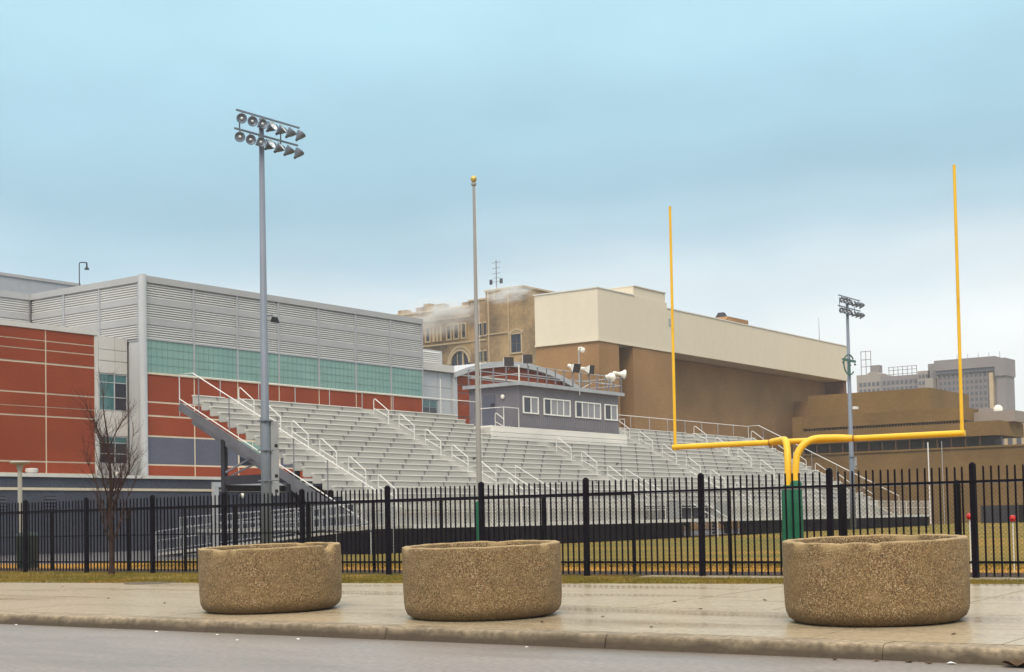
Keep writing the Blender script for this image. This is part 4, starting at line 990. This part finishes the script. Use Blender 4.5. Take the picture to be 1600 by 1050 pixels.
obj('ramp_rail', MB().tube([(-48.3, 45.6, 1.5), (-38.2, 45.0, 1.85)], .02, 6), M['galv'], RP, smooth=True)
obj('ramp_skirt', MB().hexa([(-41.5, 42.98, .1), (-38, 42.98, .1), (-38, 43.0, .1), (-41.5, 43.0, .1)], [(-41.5, 42.98, ramp_z(-41.5)-.13), (-38, 42.98, ramp_z(-38)-.13), (-38, 43.0, ramp_z(-38)-.13), (-41.5, 43.0, ramp_z(-41.5)-.13)]), M['skirt'], RP)
obj('ramp_skirt', MB().box(-38.02, -38.0, 43.02, 45.5, .1, 1.18), M['skirt'], RP)

# ================================================================ PRESS BOX
PX = -49.0; PB0, PB1 = 68.4, 79.2; PZ0, PZ1 = 6.84, 9.18
PR = thing('press_box', 'grey press box with sliding windows and a railed roof atop the bleachers', 'press box', (PX, 74, 6.7))
obj('wall', MB().box(-52.6, PX, PB0, PB1, PZ0, PZ1), M['press'], PR)
obj('roof', MB().box(-52.8, PX+.25, PB0-.25, PB1+.25, PZ1, PZ1+.14), M['steel'], PR)
obj('deck', MB().box(-52.6, PX+.1, PBY0, PBY1, 6.68, 6.76), M['alu'], PR)
for z0, z1 in ((5.40, 5.70), (5.72, 5.92), (5.94, 6.14), (6.16, 6.40), (6.42, 6.675)):
    obj('deck_fascia_plank', MB().box(PX+.04, PX+.1, PBY0, PBY1, z0, z1), M['alu'], PR)
obj('deck_side', MB().box(-52.5, PX+.03, PBY0, PBY0+.05, 5.5, 6.675).box(-52.5, PX+.03, PBY1-.05, PBY1, 5.5, 6.675), M['alu2'], PR)
obj('floor_wall', MB().box(PX+.0, PX+.06, PB0, PB1, 6.762, 6.84), M['press'], PR)
def press_window(y0, y1, n):
    z0, z1 = 7.60, 8.60
    fr = MB(); t = .07
    fr.box(PX, PX+.07, y0, y1, z0, z0+t).box(PX, PX+.07, y0, y1, z1-t, z1).box(PX, PX+.07, y0, y0+t, z0+t, z1-t).box(PX, PX+.07, y1-t, y1, z0+t, z1-t)
    w_ = obj('window', fr, M['white'], PR); s = (y1-y0-2*t)/n
    for k in range(n):
        a, b = y0+t+k*s, y0+t+(k+1)*s
        obj('pane', MB().box(PX+.004, PX+.02, a+.01, b-.01, z0+t, z1-t), M['glass_dark'] if k == 0 else M['press_pane'], w_)
        if k and not (n == 4 and k == 2): obj('sash_bar', MB().box(PX+.02, PX+.062, a-.035, a+.035, z0+t, z1-t), M['white'], w_)
        elif k: obj('sash_bar', MB().box(PX+.02, PX+.05, a-.016, a+.016, z0+t, z1-t), M['white'], w_)
press_window(68.75, 70.3, 2); press_window(70.85, 73.65, 4); press_window(74.2, 77.05, 4); press_window(77.5, 79.0, 2)
obj('door', MB().box(-51.6, -50.7, PB0-.03, PB0, PZ0, 8.75), M['grey_panel'], PR)
obj('wall_lamp', MB().lathe([(.001, 0), (.11, .02), (.13, .10), (.07, .16), (.001, .17)], 14, (-50.1, PB0, 8.6), (0, -1, 0)), M['horn'], PR, smooth=True)
obj('outlet_box', MB().box(-51.0, -50.75, PB0-.09, PB0-.031, 8.0, 8.25), M['dark_steel'], PR)
rx0, rx1, ry0, ry1, rz = -52.5, PX+.15, PB0-.15, PB1+.15, PZ1+.14
for z in (1.02, .52): obj('roof_rail', MB().tube([(rx0, ry0, rz+z), (rx1, ry0, rz+z), (rx1, ry1, rz+z), (rx0, ry1, rz+z), (rx0, ry0, rz+z)], .028, 6), M['galv'], PR, smooth=True)
for k in range(13): y = ry0+(ry1-ry0)*k/12; obj('roof_post', MB().bar((rx1, y, rz), (rx1, y, rz+1.02), .06), M['bright'] if k == 0 else M['steel'], PR)
for k in range(4): x = rx0+(rx1-rx0)*k/4; obj('roof_post', MB().bar((x, ry0, rz), (x, ry0, rz+1.02), .06), M['steel'], PR); obj('roof_post', MB().bar((x, ry1, rz), (x, ry1, rz+1.02), .06), M['steel'], PR)
obj('roof_lip', MB().box(-52.85, PX+.3, PB0-.3, PB0-.253, PZ1+.0, PZ1+.2).box(PX+.253, PX+.3, PB0-.253, PB1+.3, PZ1, PZ1+.2), M['galv'], PR)
obj('cable', MB().tube([(PX+.1, 74.3, PZ1), (PX+.12, 76, PZ1+.65), (PX+.1, 78.6, PZ1+.75)], .02, 5), M['horn'], PR)
# landing railings
for pts in ([(-50.9, 66.8, 6.76), (-50.9, 66.8, 7.85), (PX+.07, 66.8, 7.85), (PX+.07, 66.8, 5.6)], [(PX+.07, 66.8, 7.85), (PX+.07, 68.25, 7.85), (PX+.07, 68.25, 6.76)], [(PX+.07, 79.8, 6.76), (PX+.07, 79.8, 7.75), (-51, 79.6, 7.75)], [(-52.5, 65.6, 6.7), (-52.5, 65.6, 9.6)]):
    obj('landing_rail', MB().tube(pts, .028, 6), M['bright'], PR, smooth=True)
obj('landing_panel', MB().box(PX+.045, PX+.065, 66.85, 68.2, 6.8, 7.7), M['press'], PR)
loop(68.0, 14)
# ---- things on the press box roof
def flat_speaker(y, z, label, yaw):
    T = thing('flood_panel', label, 'speaker', (PX+.15, y, z), 'square dark panels on the press box roof'); T.rotation_euler = (0, 0, yaw); T.scale = (.64, .64, .64)
    def p(nm, mb, m): o = bpy.data.objects.new(nm, mb.mesh(nm, m)); COL.objects.link(o); o.parent = T; return o
    p('cabinet', MB().box(-.22, .12, -.42, .42, -.05, .72), M['horn']); p('grille', MB().box(.12, .15, -.44, .44, -.07, .74), M['speaker_face'])
    p('bracket', MB().bar((0, 0, -.4), (0, 0, -.06), .06), M['steel'])
flat_speaker(67.25, 10.22, 'left square dark speaker panel on the press box roof corner', -.7)
flat_speaker(69.1, 10.52, 'second square dark speaker panel, above the first press box window', -.7)
def horn(y, z, yaw, tilt, label, square):
    T = thing('horn_speaker', label, 'speaker', (PX+.15, y, z), 'white horn speakers on the press box railing'); T.rotation_euler = (0, tilt, yaw); T.scale = (.72, .72, .72)
    def p(nm, mb, m, s=True): o = bpy.data.objects.new(nm, mb.mesh(nm, m, smooth=s)); COL.objects.link(o); o.parent = T; return o
    if square:
        p('horn_bell', MB().hexa([(-.35, -.12, -.12), (-.35, .12, -.12), (-.35, .12, .12), (-.35, -.12, .12)], [(.30, -.36, -.36), (.30, .36, -.36), (.30, .36, .36), (.30, -.36, .36)]), M['horn'], False)
        p('horn_mouth', MB().box(.30, .34, -.37, .37, -.37, .37), M['speaker_face'], False)
    else:
        p('horn_bell', MB().lathe([(.001, -.5), (.12, -.48), (.14, -.2), (.2, .0), (.40, .32), (.42, .36), (.39, .34), (.14, .02), (.001, 0)], 24, (0, 0, 0), (1, 0, 0)), M['horn'])
    p('driver', MB().lathe([(.001, -.75), (.15, -.73), (.16, -.45), (.1, -.36), (.001, -.36)], 18, (0, 0, 0), (1, 0, 0)), M['horn'])
    p('bracket', MB().bar((0, 0, -.65), (0, 0, -.2), .06), M['steel'], False)
horn(74.0, 10.62, -.25, .3, 'white horn speaker with dark mouth, left of the camera pole', True)
horn(75.6, 10.62, .05, .15, 'white horn speaker with dark mouth, right of the camera pole', True)
horn(78.0, 10.3, 1.75, 0, 'small white horn speaker lying along the press box rail', False)
horn(79.35, 10.6, .9, .1, 'large white horn speaker at the right corner of the press box', False)
def roof_camera():
    T = thing('security_camera', 'white dome security camera on a pole at the press box front', 'camera', (PX+.28, 74.3, 9.0))
    obj('pole', MB().tube([(PX+.3, 74.3, 8.95), (PX+.3, 74.3, 11.75)], .04, 8), M['galv'], T, smooth=True)
    obj('bracket_arm', MB().tube([(PX+.3, 74.3, 11.68), (PX+.3, 74.3, 11.82), (PX+.36, 74.55, 11.85)], .05, 8), M['horn'], T, smooth=True)
    obj('dome', MB().lathe([(.001, .14), (.12, .12), (.17, .03), (.17, -.04), (.12, -.14), (.001, -.18)], 18, (PX+.36, 74.62, 11.72)), M['horn'], T, smooth=True)
roof_camera()

# ================================================================ STADIUM LIGHT TOWERS
def floodlight(T, x, y, z, yaw, tilt, S=1.0):
    """housing cone behind a round lens, aimed along +x before turning"""
    o = bpy.data.objects.new('floodlight', MB().lathe([(.001, -.32), (.05, -.31), (.07, -.22), (.17, -.04), (.215, .09), (.22, .12), (.20, .125)], 18, (0, 0, 0), (1, 0, 0)).mesh('floodlight', M['lamp_body'], smooth=True))
    COL.objects.link(o); o.parent = T; o.location = (x, y, z); o.rotation_euler = (0, tilt, yaw); o.scale = (.88, .88, .88)
    def sub(nm, mb, m, s=True): c = bpy.data.objects.new(nm, mb.mesh(nm, m, smooth=s)); COL.objects.link(c); c.parent = o
    sub('lens', MB().lathe([(.205, .115), (.14, .05), (.07, .02), (.001, .015)], 18, (0, 0, 0), (1, 0, 0)), M['lamp_body'] if tilt > -.2 else M['lamp_white'])  # lens colour paints the light in: pale when tipped to the sky
    sub('bulb', MB().lathe([(.001, .0), (.06, .02), (.07, .07), (.001, .13)], 10, (0, 0, 0), (1, 0, 0)), M['lamp_white'])
    sub('yoke', MB().bar((-.05, 0, .0), (-.05, 0, .34), .05), M['pole'], False)
def light_tower(label, x, y, z0, H, y_rows, boxes):
    T = thing('light_tower', label, 'light tower', (x, y, z0), 'stadium light towers')
    def p(nm, mb, m, s=False, lab=None):
        o = bpy.data.objects.new(nm, mb.mesh(nm, m, smooth=s)); COL.objects.link(o); o.parent = T
        if lab: o['label'] = lab
        return o
    p('pole', MB().tube([(0, 0, 0), (0, 0, 4.8), (0, 0, 4.82), (0, 0, H)], [.19, .165, .155, .09], 14), M['pole'], True)
    p('base_plate', MB().box(-.32, .32, -.32, .32, 0, .04), M['pole'])
    for h, ya, yb in y_rows:
        p('crossarm', MB().bar((0, ya, h+.12), (0, yb, h+.12), .06), M['pole'])
        for k in range(7):
            t = k/6; yy = ya+.12+(yb-ya-.24)*t
            yaw = -.85+1.9*t; tilt = .12 if k < 2 else (-.05 if k == 2 else -.45-.16*(k-3))
            floodlight(T, .16, yy, h-.22, yaw, tilt)
    for yy in (y_rows[0][1]+.15, y_rows[0][2]-1.0): p('tie_rod', MB().tube([(0, yy, y_rows[1][0]), (0, yy, y_rows[0][0])], .025, 6), M['pole'], True)
    for k, (zb0, zb1) in enumerate(boxes):
        b = p('ballast_box', MB().box(-.13, .13, .17, .56, zb0, zb1), M['box'])
        c = bpy.data.objects.new('warning_label', MB().box(.13, .134, .34, .50, zb0+.1, zb0+.22).mesh('warning_label', M['black'])); COL.objects.link(c); c.parent = b
        p('clamp', MB().box(-.2, .2, -.2, .2, zb1-.02, zb1+.03), M['pole'])
    return T
T1 = light_tower('tall stadium light tower with ballast boxes at the near end of the bleachers', -39.07, 38.45, .2, 16.3,
                 [(16.25, -1.25, 2.0), (15.55, -1.35, 1.9)], [(3.98, 5.05), (2.86, 3.96), (2.3, 2.84)][:3])
T2 = light_tower('distant stadium light tower carrying a round green emblem at the far bleachers', -39.2, 92.7, .35, 15.6,
                 [(15.5, -1.4, 2.2), (14.8, -1.5, 2.2)], [(4.1, 4.9)])
def security_light():
    T = thing('security_light', 'dark bracket security light on the left light tower pole', 'lamp', (-39.07, 38.6, 9.0))
    obj('arm', MB().tube([(-39.07, 38.55, 9.15), (-39.0, 38.85, 9.2)], .03, 6), M['pole'], T, smooth=True)
    obj('lamp_head', MB().hexa([(-39.08, 38.80, 8.95), (-38.86, 38.80, 8.90), (-38.86, 39.06, 8.90), (-39.08, 39.06, 8.95)], [(-39.05, 38.84, 9.15), (-38.92, 38.84, 9.13), (-38.92, 39.02, 9.13), (-39.05, 39.02, 9.15)]), M['black'], T)
security_light()
def emblem():
    ex, ey, ez = -39.25, 92.34, 11.4
    T = thing('emblem_sign', 'round green letter C crossed by a T on the far light pole', 'sign', (ex, ey, ez))
    mb = MB(); n = 30
    for k in range(n):
        a0 = math.radians(38)+math.radians(284)*k/n; a1 = math.radians(38)+math.radians(284)*(k+1)/n
        P = lambda r, a, x: (x, ey+r*math.cos(a)*.98, ez+r*math.sin(a)*.75)
        mb.hexa([P(.84, a0, ex+.2), P(.94, a0, ex+.2), P(.94, a1, ex+.2), P(.84, a1, ex+.2)], [P(.84, a0, ex+.26), P(.94, a0, ex+.26), P(.94, a1, ex+.26), P(.84, a1, ex+.26)])
    obj('letter_c', mb, M['logo'], T)
    tb = MB().box(ex+.19, ex+.27, ey-1.05, ey+1.05, ez+.20, ez+.36).box(ex+.185, ex+.275, ey-1.05, ey-.9, ez+.02, ez+.14).box(ex+.185, ex+.275, ey+.9, ey+1.05, ez+.02, ez+.14).box(ex+.195, ex+.265, ey-.10, ey+.10, ez-.75, ez+.138)
    obj('letter_t', tb, M['logo'], T)
    obj('bracket', MB().box(ex+.10, ex+.19, ey+.1, ey+.45, ez-.05, ez+.05).box(ex+.10, ex+.19, ey+.1, ey+.45, ez+.22, ez+.3), M['pole'], T)
emblem()
tag(obj('pole_box', MB().box(-39.05, -38.8, 92.75, 93.15, 8.45, 8.62), M['white']), 'small white box strapped to the far light tower pole', 'box')

# ================================================================ FLAGPOLE
FP = thing('flagpole', 'bare grey flagpole with a gold ball behind the middle planter', 'flagpole', (-27.77, 36.55, .25))
obj('pole', MB().tube([(-27.77, 36.55, .25), (-27.77, 36.55, 4.0), (-27.77, 36.55, 11.95)], [.088, .08, .042], 14), M['flagpole'], FP, smooth=True)
obj('truck', MB().lathe([(.05, 11.95), (.085, 11.97), (.085, 12.03), (.03, 12.06)], 14, (-27.77, 36.55, 0)), M['flagpole'], FP, smooth=True)
obj('ball', MB().lathe([(.001, 12.05), (.06, 12.07), (.095, 12.13), (.10, 12.17), (.085, 12.22), (.05, 12.26), (.001, 12.27)], 16, (-27.77, 36.55, 0)), M['gold'], FP, smooth=True)
obj('pad', MB().lathe([(.11, .26), (.125, .28), (.125, 1.0), (.12, 1.98), (.10, 2.02)], 16, (-27.77, 36.55, 0)), M['pad'], FP, smooth=True)
obj('halyard', MB().tube([(-27.66, 36.6, 1.6), (-27.70, 36.58, 11.95)], .006, 4), M['white'], FP)

# ================================================================ GOALPOST
GP = thing('goalpost', 'yellow football goalpost with twin goosenecks and green padded base', 'goalpost', (-14.23, 30.6, .2))
gy = 31.36
obj('crossbar', MB().tube([(-17.86, gy, 3.10), (-10.66, gy, 3.08)],   .066, 14), M['yellow'], GP, smooth=True)
for x, zt in ((-17.80, 9.02), (-10.72, 8.92)):
    obj('upright', MB().tube([(x, gy, 3.02), (x, gy, 3.4), (x+.01, gy, zt)], [.043, .038, .033], 12), M['yellow'], GP, smooth=True)
def smooth_path(pts, n=8):
    out = []; P = [Vector(p) for p in pts]; P = [P[0]]+P+[P[-1]]
    for i in range(1, len(P)-2):
        for k in range(n):
            t = k/n; a, b, c, d = P[i-1], P[i], P[i+1], P[i+2]
            out.append(.5*((2*b)+(c-a)*t+(2*a-5*b+4*c-d)*t*t+(3*b-a-3*c+d)*t**3))
    out.append(P[-2]); return out
obj('gooseneck', MB().tube(smooth_path([(-13.24, gy, 3.09), (-13.62, 31.12, 3.11), (-14.0, 30.88, 3.08), (-14.23, 30.70, 2.84), (-14.285, 30.62, 2.45), (-14.29, 30.6, 1.8), (-14.29, 30.6, .15)]), .080, 14), M['yellow'], GP, smooth=True)
obj('gooseneck', MB().tube(smooth_path([(-15.22, gy, 3.10), (-14.84, 31.12, 3.12), (-14.64, 30.88, 3.08), (-14.53, 30.72, 2.86), (-14.475, 30.62, 2.45), (-14.47, 30.6, 1.8), (-14.47, 30.6, .15)]), .080, 14), M['yellow'], GP, smooth=True)
for x in (-13.24, -15.22): obj('joint_collar', MB().tube([(x-.07, gy, 3.09), (x+.07, gy, 3.09)], .072, 14), M['rust'], GP, smooth=True)
obj('pad', MB().lathe([(.21, .2), (.165, .75), (.145, 1.2), (.135, 2.0), (.09, 2.06)], 18, (-14.475, 30.57, 0)), M['pad'], GP, smooth=True)
obj('pad', MB().lathe([(.15, .2), (.138, 1.2), (.13, 2.1), (.09, 2.16)], 18, (-14.285, 30.61, 0)), M['pad'], GP, smooth=True)
obj('torn_foam', MB().hexa([(-14.52, 30.28, .2), (-14.1, 30.28, .2), (-14.1, 30.44, .2), (-14.52, 30.44, .2)], [(-14.36, 30.40, .78), (-14.26, 30.40, .78), (-14.26, 30.46, .78), (-14.36, 30.46, .78)]), M['foam'], GP)

# ================================================================ SMALL FIELD THINGS
for x, y, z, lab in ((-9.14, 27.0, 1.29, 'red ball marker on a white stake nearest the right planter'), (-8.35, 27.0, 1.24, 'red ball marker on a white stake near the right picture edge')):
    T = thing('field_marker', lab, 'marker', (x, y, .26), 'red topped stakes behind the fence')
    obj('stake', MB().tube([(x, y, .22), (x, y, z-.05)], .012, 6), M['white'], T, smooth=True)
    obj('ball', MB().lathe([(.001, -.065), (.045, -.05), (.065, 0), (.045, .05), (.001, .065)], 14, (x, y, z)), M['red_ball'], T, smooth=True)
tag(obj('slender_pole', MB().tube([(-43.9, 120, .5), (-43.95, 120, 7.35)], .05, 8), M['white'], smooth=True), 'slim white pole before the brown building, taller one', 'pole', 'slim white poles by the brown building')
tag(obj('slender_pole', MB().tube([(-42.9, 120.5, .5), (-42.95, 120.5, 7.4)], .03, 8), M['galv'], smooth=True), 'thin grey pole just right of the slim white pole', 'pole', 'slim white poles by the brown building')
WS = thing('windscreen_fence', 'dark cloth windscreen fence at the far end of the field', 'fence', (0, 121, .5))
k = -40.0
while k < 40:
    obj('post', MB().tube([(k, 121, .4), (k, 121, 2.05)], .04, 6), M['dark_steel'], WS, smooth=True)
    obj('screen_panel', MB().box(k+.05, k+2.95, 121.02, 121.05, .5, 1.95), M['skirt'] if int(k) % 2 else M['dark_steel'], WS); k += 3

# ---- litter and gutter debris
R = random.Random(8)
def scrap(nm, lab, cat, x, y, z, s, m, grp=None, n=7):
    mb = MB(); pts = []
    for k in range(n): a = 6.283*k/n; r = s*R.uniform(.6, 1.1); pts.append((x+r*math.cos(a), y+r*.8*math.sin(a), z+R.uniform(.002, s*.35)))
    top = (x, y, z+s*R.uniform(.35, .6)); i = len(mb.v); mb.v += pts+[top, (x, y, z)]
    for k in range(n): mb.f.append((i+k, i+(k+1) % n, i+n)); mb.f.append((i+(k+1) % n, i+k, i+n+1))
    return tag(obj(nm, mb, m), lab, cat, grp)
G1 = 'scraps of white litter along the kerb'
for (x, y, s) in ((-16.0, 12.9, .03), (-15.1, 12.85, .035), (-13.9, 12.8, .03), (-12.4, 12.7, .03), (-18.3, 13.0, .03), (-4.62, 13.02, .05), (-9.2, 12.9, .025), (-13.0, 12.3, .03)):
    scrap('litter', 'small scrap of white litter lying by the kerb', 'litter', x, y, .003, s, M['litter'], G1)
G2 = 'dead leaves scattered on the sidewalk'
for (x, y) in ((-9.6, 15.05), (-8.3, 14.0), (-9.0, 16.4), (-24.4, 18.4), (-10.0, 17.5), (-8.9, 18.0), (-20, 16.0), (-12.9, 16.9), (-5.0, 14.2), (-9.9, 14.2), (-17.9, 15.4)):
    scrap('dead_leaf', 'small dark dead leaf lying on the wet sidewalk', 'leaf', x, y, walk_z(y)+.003, .035, M['leaf'], G2)
scrap('debris_clump', 'dark clump of wet leaves in the right gutter', 'debris', -4.02, 13.02, .003, .17, M['leaf'], None, 13)
for (x, y) in ((-5.0, 13.0), (-5.3, 12.98), (-4.8, 12.97), (-5.7, 12.95)): scrap('twig_debris', 'small bit of dark debris beside the gutter leaf clump', 'debris', x, y, .003, .045, M['leaf'], 'bits of debris in the right gutter')
cov = MB().lathe([(.001, .006), (.55, .006), (.58, .0), (.60, -.03)], 28, (-23.4, 20.0-.15, walk_z(19.85)+.002)); cov = tag(obj('drain_cover', cov, M['joint'], smooth=False), 'dark round cover set in the far left sidewalk near the grass', 'cover')

# ================================================================ STEAM AND HAZE
def volume_mat(name, dens, color, noise=None, aniso=.2):
    m = bpy.data.materials.new(name); m.use_nodes = True; nt = m.node_tree; N = nt.nodes; L = nt.links; N.clear()
    out = N.new('ShaderNodeOutputMaterial'); v = N.new('ShaderNodeVolumePrincipled'); v.inputs['Color'].default_value = (*color, 1); v.inputs['Density'].default_value = dens
    v.inputs['Anisotropy'].default_value = aniso
    L.new(v.outputs[0], out.inputs['Volume'])
    if noise:
        tc = N.new('ShaderNodeTexCoord'); n = N.new('ShaderNodeTexNoise'); n.inputs['Scale'].default_value = noise; n.inputs['Detail'].default_value = 4
        L.new(tc.outputs['Object'], n.inputs['Vector'])
        mr = N.new('ShaderNodeMapRange'); L.new(n.outputs['Fac'], mr.inputs[0]); mr.inputs[1].default_value = .42; mr.inputs[2].default_value = .68
        gr = N.new('ShaderNodeVectorMath'); gr.operation = 'LENGTH'; L.new(tc.outputs['Object'], gr.inputs[0])
        m2 = N.new('ShaderNodeMapRange'); L.new(gr.outputs['Value'], m2.inputs[0]); m2.inputs[1].default_value = .35; m2.inputs[2].default_value = 1.0; m2.inputs[3].default_value = 1; m2.inputs[4].default_value = 0
        mu = N.new('ShaderNodeMath'); mu.operation = 'MULTIPLY'; L.new(mr.outputs[0], mu.inputs[0]); L.new(m2.outputs[0], mu.inputs[1])
        m3 = N.new('ShaderNodeMath'); m3.operation = 'MULTIPLY'; L.new(mu.outputs[0], m3.inputs[0]); m3.inputs[1].default_value = dens
        L.new(m3.outputs[0], v.inputs['Density'])
    return m
def steam(label, c, r):
    mb = MB(); prof = [(math.sin(math.pi*k/10)*1.0+.001, -math.cos(math.pi*k/10)) for k in range(11)]; mb.lathe(prof, 20)
    o = bpy.data.objects.new('steam', mb.mesh('steam', volume_mat('steam_vapour', 1.3, (.98, .97, .96), 2.2))); COL.objects.link(o)
    o.location = c; o.scale = r; o['kind'] = 'stuff'; o['label'] = label
steam('white steam drifting across the old school parapet', (-117.8, 147.0, 27.9), (7.2, 2.4, 2.8))
steam('thin white steam at the old school tower top', (-106.5, 146.5, 29.6), (4.6, 2.0, 1.3))
if HAZE:
    mb = MB().box(-3100, 2600, -650, 3100, -1.2, 47)
    o = obj('haze', mb, volume_mat('haze_air', HAZE, (.93, .96, .985)), kind='stuff')
    o['label'] = 'thin pale haze in the damp air'
